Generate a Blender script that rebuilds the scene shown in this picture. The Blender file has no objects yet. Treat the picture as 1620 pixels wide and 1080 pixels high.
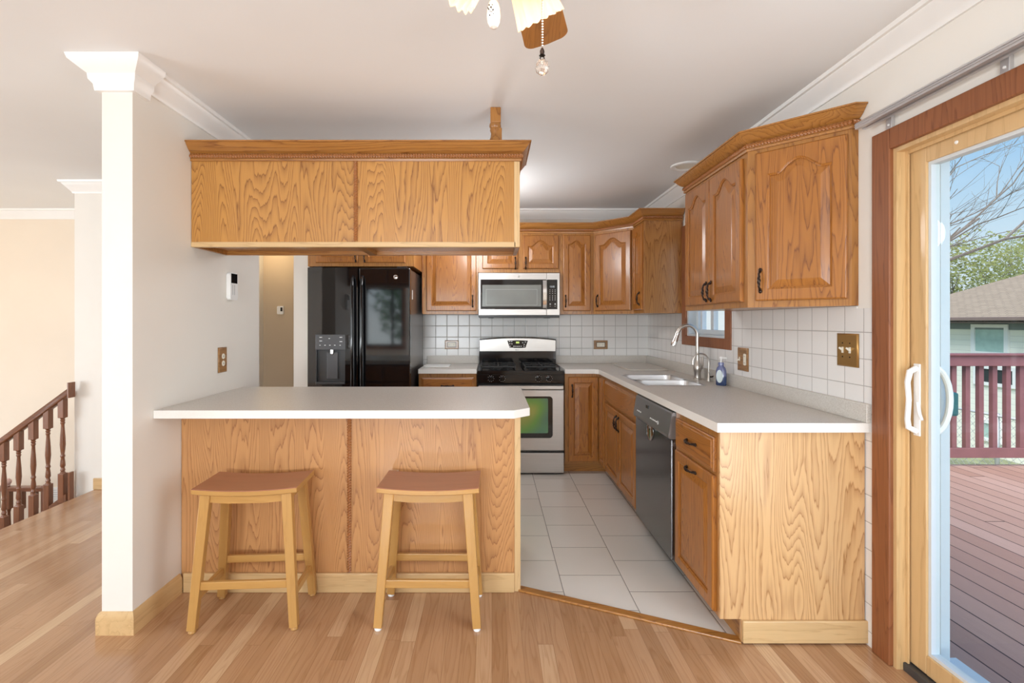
import bpy, bmesh, math, random
from mathutils import Vector, Matrix
random.seed(7)
PI = math.pi
R = math.radians
scene = bpy.context.scene
COL = scene.collection

# ------------------------------------------------------------------ camera
F = 785.0            # focal length in pixels of the 1620 px wide frame
CAM_Z = 1.334
def Y(p):            # depth (m) at which one metre spans p pixels
    return F / p
cam_data = bpy.data.cameras.new('camera')
cam_data.sensor_width = 36.0
cam_data.lens = F / 1620 * 36
cam_data.shift_x = 32 / 1620
cam_data.shift_y = -32 / 1620
cam_data.clip_start = 0.05
cam = bpy.data.objects.new('camera', cam_data)
COL.objects.link(cam)
cam.location = (0, 0, CAM_Z)
cam.rotation_euler = (R(90), 0, 0)
scene.camera = cam

# ------------------------------------------------------------------ view / world / big lights
scene.view_settings.view_transform = 'Standard'
scene.view_settings.look = 'None'
scene.view_settings.gamma = 1.0
scene.view_settings.use_curve_mapping = False
scene.view_settings.exposure = 0.0
try:
    scene.cycles.use_denoising = True
    scene.cycles.max_bounces = 8
    scene.cycles.diffuse_bounces = 5
    scene.cycles.glossy_bounces = 4
    scene.cycles.transparent_max_bounces = 12
    scene.cycles.sample_clamp_indirect = 6.0
    scene.cycles.caustics_reflective = False
    scene.cycles.caustics_refractive = False
except Exception:
    pass

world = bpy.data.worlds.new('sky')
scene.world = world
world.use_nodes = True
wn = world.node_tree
wn.nodes.clear()
w_out = wn.nodes.new('ShaderNodeOutputWorld')
w_bg = wn.nodes.new('ShaderNodeBackground')
w_tc = wn.nodes.new('ShaderNodeTexCoord')
w_sep = wn.nodes.new('ShaderNodeSeparateXYZ')
w_rmp = wn.nodes.new('ShaderNodeValToRGB')
wn.links.new(w_tc.outputs['Generated'], w_sep.inputs[0])
wn.links.new(w_sep.outputs['Z'], w_rmp.inputs[0])
wn.links.new(w_rmp.outputs[0], w_bg.inputs[0])
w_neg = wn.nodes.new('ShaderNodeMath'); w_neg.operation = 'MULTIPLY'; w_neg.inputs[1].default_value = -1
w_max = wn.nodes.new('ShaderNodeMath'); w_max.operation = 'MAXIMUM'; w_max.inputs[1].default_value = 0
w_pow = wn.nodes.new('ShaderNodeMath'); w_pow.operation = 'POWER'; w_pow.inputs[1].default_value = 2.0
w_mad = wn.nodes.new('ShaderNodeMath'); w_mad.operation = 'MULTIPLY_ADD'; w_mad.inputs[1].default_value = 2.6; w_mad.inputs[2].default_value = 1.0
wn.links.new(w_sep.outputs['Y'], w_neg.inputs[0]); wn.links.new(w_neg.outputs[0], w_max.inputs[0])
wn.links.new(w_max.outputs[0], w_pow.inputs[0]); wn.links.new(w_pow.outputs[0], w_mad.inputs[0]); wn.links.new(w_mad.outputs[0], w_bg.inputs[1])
wn.links.new(w_bg.outputs[0], w_out.inputs[0])
er = w_rmp.color_ramp
er.elements[0].position = 0.0
er.elements[0].color = (0.86, 0.92, 0.97, 1)
er.elements[1].position = 0.42
er.elements[1].color = (0.22, 0.46, 0.86, 1)
e2 = er.elements.new(0.14)
e2.color = (0.62, 0.80, 0.97, 1)
e3 = er.elements.new(0.26)
e3.color = (0.36, 0.62, 0.93, 1)

def lamp(name, kind, energy, loc, target=None, color=(1, 1, 1), size=1.0, size_y=None, angle=None, spread=None):
    d = bpy.data.lights.new(name, kind)
    d.energy = energy
    d.color = color
    if kind == 'AREA':
        d.shape = 'RECTANGLE' if size_y else 'DISK'
        d.size = size
        if size_y:
            d.size_y = size_y
        if spread:
            d.spread = spread
    elif kind == 'SUN':
        d.angle = angle or 0.01
    else:
        d.shadow_soft_size = size
    o = bpy.data.objects.new(name, d)
    COL.objects.link(o)
    o.location = loc
    if target is not None:
        v = Vector(target) - Vector(loc)
        o.rotation_euler = v.to_track_quat('-Z', 'Y').to_euler()
    return o

lamp('sun', 'SUN', 5.5, (-4.2, -5, 8), (0, 0, 0), (1, .94, .86), angle=R(45))
# daylight that comes in through the windows behind the camera and in the living room, plus two added ceiling fills
lamp('rear_window_daylight', 'AREA', 34, (-1.0, -2.5, 1.50), (-.2, 3, 1.9), (.86, .94, 1), 1.3, 1.3)
lamp('added_rear_ceiling_fill', 'AREA', 88, (-1.0, -2.48, .78), (-.6, .2, 2.5), (.87, .945, 1), 1.3, .5)  # added upward fill that brightens the ceiling, not a source of its own
lamp('living_window_daylight', 'AREA', 70, (-6.35, 0.4, 1.4), (0, 1.2, 2.6), (.87, .945, 1), 2.6, 1.6)
lamp('added_left_ceiling_fill', 'AREA', 70, (-6.33, 0.4, .72), (-2.5, .9, 3.2), (.87, .945, 1), 2.6, .5)  # second added fill, aimed up from the left to lift the ceiling
lamp('sliding_door_daylight', 'AREA', 34, (1.53, .62, 1.1), (-1.5, 1.8, 1.25), (.90, .96, 1), 1.0, 1.8)
lamp('kitchen_ceiling_light', 'POINT', 22, (-0.15, 3.95, 2.02), None, (.96, .98, 1), 0.16)
lamp('foyer_door_daylight', 'AREA', 16, (-6.3, 3.85, -.2), (-3.4, 4.5, -.3), (.92, .96, 1), .5, 1.5)
lamp('hall_ceiling_light', 'POINT', 4.5, (-2.72, 5.95, 2.2), None, (1, .76, .45), 0.1)
lamp('foyer_ceiling_light', 'POINT', 6, (-5.6, 3.9, 1.9), None, (1, .76, .48), 0.15)

# ------------------------------------------------------------------ materials
class NT:
    def __init__(s, name):
        s.m = bpy.data.materials.new(name)
        s.m.use_nodes = True
        s.t = s.m.node_tree
        s.t.nodes.clear()
        s.out = s.n('ShaderNodeOutputMaterial')
    def n(s, typ, **kw):
        nd = s.t.nodes.new(typ)
        for k, v in kw.items():
            setattr(nd, k, v)
        return nd
    def set(s, sock, val):
        if isinstance(val, bpy.types.NodeSocket):
            s.t.links.new(val, sock)
        elif val is not None:
            sock.default_value = val
    def math(s, op, a, b=None, c=None):
        nd = s.n('ShaderNodeMath', operation=op)
        s.set(nd.inputs[0], a)
        if b is not None: s.set(nd.inputs[1], b)
        if c is not None: s.set(nd.inputs[2], c)
        return nd.outputs[0]
    def vmath(s, op, a, b=None):
        nd = s.n('ShaderNodeVectorMath', operation=op)
        s.set(nd.inputs[0], a)
        if b is not None: s.set(nd.inputs[1], b)
        return nd.outputs[0]
    def noise(s, vec, scale=1.0, detail=2.0, rough=.5, dist=0.0):
        nd = s.n('ShaderNodeTexNoise')
        s.set(nd.inputs['Vector'], vec)
        nd.inputs['Scale'].default_value = scale
        nd.inputs['Detail'].default_value = detail
        nd.inputs['Roughness'].default_value = rough
        nd.inputs['Distortion'].default_value = dist
        return nd.outputs['Fac']
    def ramp(s, fac, stops, interp='LINEAR'):
        nd = s.n('ShaderNodeValToRGB')
        s.set(nd.inputs[0], fac)
        cr = nd.color_ramp
        cr.interpolation = interp
        while len(cr.elements) < len(stops):
            cr.elements.new(0.5)
        for e, (p, c) in zip(cr.elements, stops):
            e.position = p
            e.color = (*c, 1) if len(c) == 3 else c
        return nd.outputs[0]
    def mix(s, fac, a, b, blend='MIX'):
        nd = s.n('ShaderNodeMix', data_type='RGBA', blend_type=blend)
        s.set(nd.inputs[0], fac)
        for i, v in ((6, a), (7, b)):
            if isinstance(v, tuple) and len(v) == 3: v = (*v, 1)
            s.set(nd.inputs[i], v)
        return nd.outputs[2]
    def bump(s, h, strength=.2, dist=.002):
        nd = s.n('ShaderNodeBump')
        nd.inputs['Strength'].default_value = strength
        nd.inputs['Distance'].default_value = dist
        s.set(nd.inputs['Height'], h)
        return nd.outputs[0]
    def coord(s, which='Object'):
        return s.n('ShaderNodeTexCoord').outputs[which]
    def bsdf(s, color, rough=.5, metal=0.0, normal=None, coat=0.0, spec=.5, **kw):
        nd = s.n('ShaderNodeBsdfPrincipled')
        if isinstance(color, tuple) and len(color) == 3: color = (*color, 1)
        s.set(nd.inputs['Base Color'], color)
        s.set(nd.inputs['Roughness'], rough)
        s.set(nd.inputs['Metallic'], metal)
        nd.inputs['Coat Weight'].default_value = coat
        nd.inputs['Coat Roughness'].default_value = .12
        nd.inputs['Specular IOR Level'].default_value = spec
        if normal is not None: s.set(nd.inputs['Normal'], normal)
        for k, v in kw.items():
            s.set(nd.inputs[k], v)
        s.t.links.new(nd.outputs[0], s.out.inputs[0])
        return nd

def plain(name, col, rough=.5, metal=0.0, coat=0.0, spec=.5, var=.04, scale=8.0, bump=0.0, **kw):
    t = NT(name)
    c = t.coord()
    f = t.noise(c, scale, 3)
    lo = tuple(max(0, x * (1 - var)) for x in col)
    hi = tuple(min(1, x * (1 + var)) for x in col)
    colr = t.ramp(f, [(.3, lo), (.7, hi)])
    nrm = t.bump(t.noise(c, 350, 2), bump, .001) if bump else None
    t.bsdf(colr, rough, metal, nrm, coat, spec, **kw)
    return t.m

def oak(name, axis, light, dark, pore, rough=.32, coat=.25, rings=17.0, cross=5.5, along=.62, tone=.10, line=.8, spike=1.0):
    """oak veneer: contour lines of a stretched noise give cathedral grain"""
    t = NT(name)
    c = t.coord()
    oi = t.n('ShaderNodeObjectInfo')
    rnd = t.math('MULTIPLY', oi.outputs['Random'], 37.0)
    off = t.n('ShaderNodeCombineXYZ')
    for i in range(3): t.set(off.inputs[i], rnd)
    c = t.vmath('ADD', c, off.outputs[0])
    sc = [cross, cross, cross]; sc['xyz'.index(axis)] = along
    v = t.vmath('MULTIPLY', c, tuple(sc))
    f = t.noise(v, 1.0, 1.3, .4, .2)
    ps = [62, 62, 62]; ps['xyz'.index(axis)] = 5.5
    jit = t.noise(t.vmath('MULTIPLY', c, tuple(ps)), 1.0, 2, .5)
    ph = t.math('FRACT', t.math('ADD', t.math('MULTIPLY', f, rings), t.math('MULTIPLY', jit, 1.15 * spike)))
    ringv = t.ramp(ph, [(0.0, (.6 * line,) * 3), (.04, (line,) * 3), (.10, (line * .48,) * 3), (.36, (.2 * line,) * 3), (.66, (.0,) * 3), (.94, (.0,) * 3), (1.0, (line * .6,) * 3)])
    fs = [330, 330, 330]; fs['xyz'.index(axis)] = 11
    fine = t.noise(t.vmath('MULTIPLY', c, tuple(fs)), 1.0, 2)
    finem = t.math('MULTIPLY', t.math('SUBTRACT', fine, .5), .38)
    big = t.noise(t.vmath('MULTIPLY', v, (.6, .6, .6)), 1.0, 1)
    base = t.mix(big, tuple(x * (1 - tone) for x in light), tuple(min(1, x * (1 + tone)) for x in light))
    fac = t.math('ADD', ringv, finem)
    nd = t.n('ShaderNodeClamp'); t.set(nd.inputs[0], fac)
    colr = t.mix(nd.outputs[0], base, dark)
    nrm = t.bump(t.math('SUBTRACT', 1.0, nd.outputs[0]), .10, .0005)
    t.bsdf(colr, rough, 0, nrm, coat)
    return t.m

M = {}
OL, OD = (.40, .175, .040), (.17, .053, .010)
for a in 'xyz':
    M['oak_' + a] = oak('honey_oak_' + a, a, OL, OD, OD, rings=26, cross=6)
    M['oakdoor_' + a] = oak('honey_oak_door_' + a, a, (.375, .142, .025), (.155, .046, .008), OD, cross=9, rings=30, along=.7, line=.9)
    M['pale_' + a] = oak('pale_oak_' + a, a, (.66, .45, .225), (.42, .25, .11), OD, coat=.1, rough=.4, line=.5)
    M['stool_' + a] = oak('stool_wood_' + a, a, (.50, .27, .078), (.36, .17, .042), OD, cross=9, rings=7, tone=.2, line=.35)
    M['red_' + a] = oak('red_stained_oak_' + a, a, (.27, .095, .034), (.14, .04, .013), OD, cross=9, rings=16, line=.7, coat=.0, rough=.48)
    M['pine_' + a] = oak('pale_pine_' + a, a, (.64, .43, .21), (.44, .26, .11), OD, cross=12, rings=7, rough=.4, line=.5)
    M['rail_' + a] = oak('stair_rail_wood_' + a, a, (.22, .085, .04), (.09, .032, .015), OD, cross=12, rings=7, line=.5)
M['panel_oak'] = oak('oak_veneer_panel', 'z', (.52, .25, .060), (.21, .072, .014), OD, rings=46, cross=5.5, along=.62, line=.95)
M['bar_oak'] = oak('bar_veneer_panel', 'z', (.56, .285, .112), (.27, .10, .034), OD, rings=50, cross=5.5, along=.62, line=.8)
M['end_oak'] = oak('end_veneer_panel', 'z', (.63, .385, .18), (.34, .16, .055), OD, rings=34, cross=5.2, along=.75, line=.95)
M['panel_dark'] = oak('brown_veneer_panel', 'z', (.43, .195, .055), (.19, .065, .015), OD, rings=40, cross=5.5, along=.62, line=.95)
M['rope_oak'] = oak('rope_oak', 'x', (.36, .14, .042), (.2, .07, .018), OD, line=.3)
M['seat'] = oak('stool_seat_wood', 'x', (.36, .14, .075), (.26, .09, .045), OD, cross=9, rings=6, rough=.3, coat=.35, line=.4)

M['wall'] = plain('cream_wall_paint', (.81, .775, .72), .6, var=.015, scale=2)
M['warm_lit_wall'] = plain('warm_lit_foyer_paint', (.82, .71, .585), .6, var=.02, scale=2)  # warm lamp glow on the wall put into a peach colour
M['hallwall'] = plain('shaded_hall_paint', (.56, .45, .32), .6, var=.02, scale=2)  # shade of the dim hall put into a darker wall colour
M['ceiling'] = plain('ceiling_paint', (.85, .86, .865), .7, var=.015, scale=1.5)
M['white_trim'] = plain('white_gloss_trim', (.88, .87, .85), .35, var=.01)
M['white_plastic'] = plain('white_plastic', (.86, .86, .85), .3, var=.01)
M['vinyl'] = plain('white_vinyl', (.62, .67, .70), .35, var=.01)
M['steel'] = None
def brushed(name, col, rough, axis):
    t = NT(name)
    c = t.coord()
    s = [400, 400, 400]; s['xyz'.index(axis)] = 4
    f = t.noise(t.vmath('MULTIPLY', c, tuple(s)), 1, 2)
    colr = t.ramp(f, [(.3, tuple(x * .93 for x in col)), (.7, tuple(min(1, x * 1.06) for x in col))])
    t.bsdf(colr, rough, .95, t.bump(f, .06, .0004), 0)
    return t.m
M['steel'] = brushed('brushed_stainless', (.54, .515, .49), .36, 'x')
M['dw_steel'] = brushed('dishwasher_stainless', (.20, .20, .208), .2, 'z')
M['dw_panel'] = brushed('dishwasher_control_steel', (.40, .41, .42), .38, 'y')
M['chrome'] = plain('polished_chrome', (.78, .78, .77), .12, 1.0, var=.02)
M['nickel'] = plain('brushed_nickel', (.62, .59, .55), .28, 1.0, var=.03)
M['sink_steel'] = brushed('sink_steel', (.70, .70, .71), .28, 'y')
M['black_gloss'] = plain('black_gloss_enamel', (.006, .006, .007), .06, 0, coat=.3, var=.1)
M['fridge_black'] = plain('black_lacquer', (.005, .005, .006), .05, 0, coat=0, var=.1, **{'IOR': 1.75})
M['black'] = plain('black_plastic', (.012, .012, .013), .3, var=.1)
M['dark_grey'] = plain('dark_grey_plastic', (.05, .05, .052), .35, var=.1)
M['mid_grey'] = plain('grey_plastic', (.085, .085, .09), .4, var=.06)
M['side_grey'] = plain('refrigerator_side_paint', (.055, .045, .042), .3, coat=.3, var=.1)
M['iron'] = plain('cast_iron', (.02, .02, .02), .55, var=.2, bump=.2)
M['bronze'] = plain('oil_rubbed_bronze', (.035, .022, .017), .34, .75, var=.3, scale=60)
M['brass'] = plain('antique_brass', (.50, .29, .10), .34, .85, var=.06)
M['plate_wood'] = oak('wood_outlet_plate', 'x', (.36, .19, .075), (.2, .09, .03), OD, cross=20, rings=6)
M['ivory'] = plain('ivory_plastic', (.80, .76, .65), .35, var=.01)
M['alu'] = plain('silver_aluminium', (.62, .61, .62), .38, .8, var=.03)
M['white_mark'] = plain('white_print', (.82, .82, .82), .5, var=.02)
M['grey_mark'] = plain('grey_print', (.35, .35, .36), .5, var=.02)
M['laminate'] = None
t = NT('speckled_laminate')
c = t.coord()
sp = t.noise(c, 420, 2)
colr = t.ramp(sp, [(.34, (.49, .45, .40)), (.5, (.595, .565, .52)), (.66, (.68, .655, .61))])
t.bsdf(colr, .38, 0, None, .05)
M['laminate'] = t.m
M['lit_laminate_edge'] = plain('lit_laminate_edge', (.80, .775, .735), .4, var=.05, scale=400)  # light on the front edges painted in as a paler laminate
M['board'] = plain('beige_board', (.60, .555, .49), .35, var=.03, scale=300)

def tile_mat(name, ua, u0, us, v0, vs, ushift_rows, grout_w, tile_cols, grout_col, rough, wav=.0):
    """grid of tiles: u runs along axis ua; when ushift_rows is set v is staggered by half on odd columns"""
    t = NT(name)
    sep = t.n('ShaderNodeSeparateXYZ')
    t.set(sep.inputs[0], t.coord())
    U = sep.outputs['XYZ'.index(ua[0])]; V = sep.outputs['XYZ'.index(ua[1])]
    u = t.math('DIVIDE', t.math('SUBTRACT', U, u0), us)
    v = t.math('DIVIDE', t.math('SUBTRACT', V, v0), vs)
    ui = t.math('FLOOR', u)
    if ushift_rows:
        par = t.math('PINGPONG', ui, 1.0)
        v = t.math('ADD', v, t.math('MULTIPLY', par, .5))
    vi = t.math('FLOOR', v)
    fu = t.math('FRACT', u); fv = t.math('FRACT', v)
    gu = grout_w / us; gv = grout_w / vs
    du = t.math('MINIMUM', fu, t.math('SUBTRACT', 1, fu))
    dv = t.math('MINIMUM', fv, t.math('SUBTRACT', 1, fv))
    d = t.math('MINIMUM', t.math('MULTIPLY', du, us), t.math('MULTIPLY', dv, vs))
    mask = t.math('LESS_THAN', d, grout_w / 2)
    cmb = t.n('ShaderNodeCombineXYZ')
    t.set(cmb.inputs[0], ui); t.set(cmb.inputs[1], vi)
    wnz = t.n('ShaderNodeTexWhiteNoise', noise_dimensions='2D')
    t.set(wnz.inputs['Vector'], cmb.outputs[0])
    cloud = t.noise(t.coord(), 5, 3)
    f = t.math('ADD', t.math('MULTIPLY', wnz.outputs['Value'], .5), t.math('MULTIPLY', cloud, .5))
    colr = t.mix(f, tile_cols[0], tile_cols[1])
    colr = t.mix(mask, colr, grout_col)
    nd = t.n('ShaderNodeMapRange'); t.set(nd.inputs[0], d)
    nd.inputs[1].default_value = grout_w * .3; nd.inputs[2].default_value = grout_w * 1.4
    nrm = t.bump(nd.outputs[0], .35, .002)
    rg = t.mix(mask, (rough,) * 3, (.7, .7, .7))
    t.bsdf(colr, rg, 0, nrm, 0)
    return t.m
TS = .1116
M['tile_back'] = tile_mat('white_backsplash_tile', 'XZ', -.557, TS, 1.065, TS, False, .0042, ((.74, .735, .72), (.82, .815, .80)), (.42, .41, .39), .24)
M['tile_right'] = tile_mat('white_side_tile', 'YZ', 2.068, TS, 1.065, TS, False, .0036, ((.76, .745, .73), (.82, .805, .785)), (.42, .40, .38), .22)
M['tile_floor'] = tile_mat('pale_floor_tile', 'XY', .353, .323, 2.2786, .3183, True, .0045, ((.66, .625, .575), (.74, .71, .665)), (.27, .25, .225), .28)

def strip_floor(name, axis_u, width, length, cols, gap_col, rough, coat, gap=.0012, grain=1.0):
    t = NT(name)
    sep = t.n('ShaderNodeSeparateXYZ')
    C = t.coord()
    t.set(sep.inputs[0], C)
    U = sep.outputs[0 if axis_u == 'x' else 1]; V = sep.outputs[1 if axis_u == 'x' else 0]
    u = t.math('DIVIDE', U, width)
    ui = t.math('FLOOR', u)
    w1 = t.n('ShaderNodeTexWhiteNoise', noise_dimensions='1D'); t.set(w1.inputs['W'], ui)
    v = t.math('ADD', t.math('DIVIDE', V, length), t.math('MULTIPLY', w1.outputs['Value'], 7.3))
    vi = t.math('FLOOR', v)
    cmb = t.n('ShaderNodeCombineXYZ'); t.set(cmb.inputs[0], ui); t.set(cmb.inputs[1], vi)
    w2 = t.n('ShaderNodeTexWhiteNoise', noise_dimensions='2D'); t.set(w2.inputs['Vector'], cmb.outputs[0])
    rnd = w2.outputs['Value']
    fu = t.math('FRACT', u); fv = t.math('FRACT', v)
    du = t.math('MULTIPLY', t.math('MINIMUM', fu, t.math('SUBTRACT', 1, fu)), width)
    dv = t.math('MULTIPLY', t.math('MINIMUM', fv, t.math('SUBTRACT', 1, fv)), length)
    mask = t.math('LESS_THAN', t.math('MINIMUM', du, dv), gap)
    # grain
    off = t.n('ShaderNodeCombineXYZ')
    t.set(off.inputs[0], t.math('MULTIPLY', rnd, 31.0)); t.set(off.inputs[1], t.math('MULTIPLY', rnd, 17.0)); t.set(off.inputs[2], t.math('MULTIPLY', rnd, 53.0))
    vec = t.vmath('ADD', C, off.outputs[0])
    sc = (13, .9, 13) if axis_u == 'x' else (.9, 13, 13)
    f = t.noise(t.vmath('MULTIPLY', vec, sc), 1, 1.6, .45, .2)
    ph = t.math('FRACT', t.math('ADD', t.math('MULTIPLY', f, 13.0), t.math('MULTIPLY', t.noise(t.vmath('MULTIPLY', vec, (60, 5, 60) if axis_u == 'x' else (5, 60, 60)), 1, 2), 1.0)))
    ring = t.ramp(ph, [(0, (.7,) * 3), (.12, (.45,) * 3), (.4, (.1,) * 3), (.85, (0,) * 3), (1, (.7,) * 3)])
    s2 = (260, 7, 260) if axis_u == 'x' else (7, 260, 260)
    fine = t.math('MULTIPLY', t.math('SUBTRACT', t.noise(t.vmath('MULTIPLY', vec, s2), 1, 2), .45), .7)
    base = t.ramp(rnd, [(0, cols[0]), (.35, cols[1]), (.85, cols[2]), (1, cols[3])])
    g = t.n('ShaderNodeClamp'); t.set(g.inputs[0], t.math('MULTIPLY', t.math('ADD', ring, fine), grain))
    colr = t.mix(g.outputs[0], base, t.mix(.5, base, cols[4], 'MULTIPLY'))
    colr = t.mix(mask, colr, gap_col)
    t.bsdf(colr, rough, 0, t.bump(t.math('SUBTRACT', 1, mask), .25, .0015), coat)
    return t.m
M['wood_floor'] = strip_floor('oak_strip_floor', 'x', .0635, 1.7,
    ((.38, .205, .10), (.445, .25, .13), (.49, .285, .155), (.61, .41, .245), (.58, .45, .34)), (.30, .16, .08), .26, .3, gap=.0008)
M['deck'] = strip_floor('red_brown_deck_boards', 'x', .142, 3.6,
    ((.38, .205, .155), (.42, .235, .18), (.45, .26, .20), (.49, .295, .235), (.75, .68, .64)), (.05, .02, .018), .7, 0, gap=.004, grain=.5)
M['deck_rail'] = plain('red_brown_deck_paint', (.22, .085, .088), .6, var=.1)
M['siding'] = None
t = NT('pale_lap_siding')
sep = t.n('ShaderNodeSeparateXYZ'); t.set(sep.inputs[0], t.coord())
fz = t.math('FRACT', t.math('DIVIDE', sep.outputs[2], .115))
colr = t.ramp(fz, [(0, (.55, .55, .50)), (.08, (.90, .87, .76)), (1, (.93, .90, .80))])
t.bsdf(colr, .6, 0, t.bump(fz, .5, .01))
M['siding'] = t.m
t = NT('tan_shingles')
c = t.coord('Object')
br = t.n('ShaderNodeTexBrick')
sep = t.n('ShaderNodeSeparateXYZ'); t.set(sep.inputs[0], c)
cm = t.n('ShaderNodeCombineXYZ'); t.set(cm.inputs[0], sep.outputs[1]); t.set(cm.inputs[1], t.math('MULTIPLY', sep.outputs[2], 2.4))
t.set(br.inputs['Vector'], cm.outputs[0])
br.inputs['Scale'].default_value = 3.0
br.inputs['Color1'].default_value = (.27, .195, .14, 1); br.inputs['Color2'].default_value = (.37, .275, .20, 1); br.inputs['Mortar'].default_value = (.15, .11, .085, 1)
br.inputs['Mortar Size'].default_value = .03
t.bsdf(t.mix(t.noise(c, 9, 3), br.outputs['Color'], (.33, .25, .18), 'MIX'), .9)
M['shingle'] = t.m
M['grass'] = plain('lawn', (.24, .26, .15), .9, var=.35, scale=3)
M['bark'] = plain('grey_brown_bark', (.20, .165, .14), .9, var=.3, scale=30)
def leaf_mat(name, c0, c1):
    t = NT(name)
    colr = t.ramp(t.noise(t.coord(), 3, 2), [(.3, c0), (.7, c1)])
    a = t.n('ShaderNodeBsdfDiffuse'); t.set(a.inputs[0], colr)
    d = t.n('ShaderNodeBsdfTranslucent'); t.set(d.inputs[0], colr)
    m = t.n('ShaderNodeMixShader'); m.inputs[0].default_value = .5
    t.t.links.new(a.outputs[0], m.inputs[1]); t.t.links.new(d.outputs[0], m.inputs[2]); t.t.links.new(m.outputs[0], t.out.inputs[0])
    return t.m
M['leaf'] = leaf_mat('spring_leaves', (.27, .29, .11), (.44, .44, .20))
M['leaf2'] = leaf_mat('hedge_leaves', (.08, .26, .10), (.20, .44, .14))
M['gutter'] = plain('brown_gutter', (.22, .15, .13), .5, var=.05)
M['frieze'] = plain('blue_grey_board', (.20, .235, .24), .6, var=.04)
M['fence_steel'] = plain('galvanised_steel', (.5, .5, .5), .5, .6, var=.05)
M['house_glass'] = plain('green_tinted_pane', (.40, .56, .50), .15, var=.08)
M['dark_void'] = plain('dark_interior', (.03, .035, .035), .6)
def glass_mat(name, tint, refl=.08):
    t = NT(name)
    tr = t.n('ShaderNodeBsdfTransparent'); tr.inputs[0].default_value = (*tint, 1)
    gl = t.n('ShaderNodeBsdfGlossy'); gl.inputs['Roughness'].default_value = .01
    fr = t.n('ShaderNodeFresnel')
    geo = t.n('ShaderNodeNewGeometry')
    t.set(fr.inputs[0], t.math('ADD', 1.45, t.math('MULTIPLY', geo.outputs['Backfacing'], 1 / 1.45 - 1.45)))
    mx = t.n('ShaderNodeMixShader')
    t.set(mx.inputs[0], t.math('MULTIPLY', fr.outputs[0], .4))
    t.t.links.new(tr.outputs[0], mx.inputs[1]); t.t.links.new(gl.outputs[0], mx.inputs[2])
    t.t.links.new(mx.outputs[0], t.out.inputs[0])
    return t.m
M['glass'] = glass_mat('window_glass', (.97, .99, .98))
M['smoke_glass'] = plain('smoked_oven_glass', (.20, .21, .20), .14, .2, coat=.5, var=.05)
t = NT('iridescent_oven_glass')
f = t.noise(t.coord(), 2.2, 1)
nd = t.bsdf(t.ramp(f, [(.34, (.10, .24, .22)), (.47, (.16, .38, .10)), (.56, (.34, .42, .13)), (.68, (.36, .32, .36))]), .12, .55, None, .5)  # the coating's iridescent sheen is painted into the base colour
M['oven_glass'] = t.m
def emit(name, col, strength):
    t = NT(name)
    e = t.n('ShaderNodeEmission'); e.inputs[0].default_value = (*col, 1); e.inputs[1].default_value = strength
    t.t.links.new(e.outputs[0], t.out.inputs[0])
    return t.m
M['display'] = emit('green_display', (.62, .75, .22), 1.1)
M['display_white'] = emit('white_display', (.8, .85, .9), .9)
M['bulb'] = emit('warm_bulb', (1, .85, .62), 2.5)
t = NT('frosted_ribbed_shade')
tl = t.n('ShaderNodeBsdfTranslucent'); tl.inputs[0].default_value = (1, .86, .70, 1)
df = t.n('ShaderNodeBsdfPrincipled'); df.inputs['Base Color'].default_value = (.92, .84, .74, 1); df.inputs['Roughness'].default_value = .2
mx = t.n('ShaderNodeMixShader'); mx.inputs[0].default_value = .22
t.t.links.new(tl.outputs[0], mx.inputs[1]); t.t.links.new(df.outputs[0], mx.inputs[2]); t.t.links.new(mx.outputs[0], t.out.inputs[0])
M['shade'] = t.m
M['crystal'] = plain('crystal', (.93, .84, .76), .06, 0, var=.02, **{'Transmission Weight': .75})
M['porcelain'] = plain('porcelain', (.86, .80, .74), .12, coat=.5, var=.02)
M['blade'] = oak('fan_blade_wood', 'y', (.42, .18, .045), (.2, .075, .018), OD, cross=30, rings=8, along=.8, rough=.3, line=.6)
M['soap'] = plain('blue_soap', (.035, .065, .17), .15, coat=.4, var=.1)
M['bottle'] = plain('blue_violet_bottle', (.20, .23, .45), .15, coat=.4, var=.05, **{'Transmission Weight': .3})
M['label'] = plain('pale_label', (.72, .83, .86), .4, var=.03)
M['teal'] = plain('teal_latch', (.03, .14, .15), .3, var=.05)
M['pink'] = plain('pink_finial', (.62, .42, .38), .4, var=.05)
M['felt'] = plain('white_glide', (.85, .85, .84), .4, var=.02)

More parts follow.
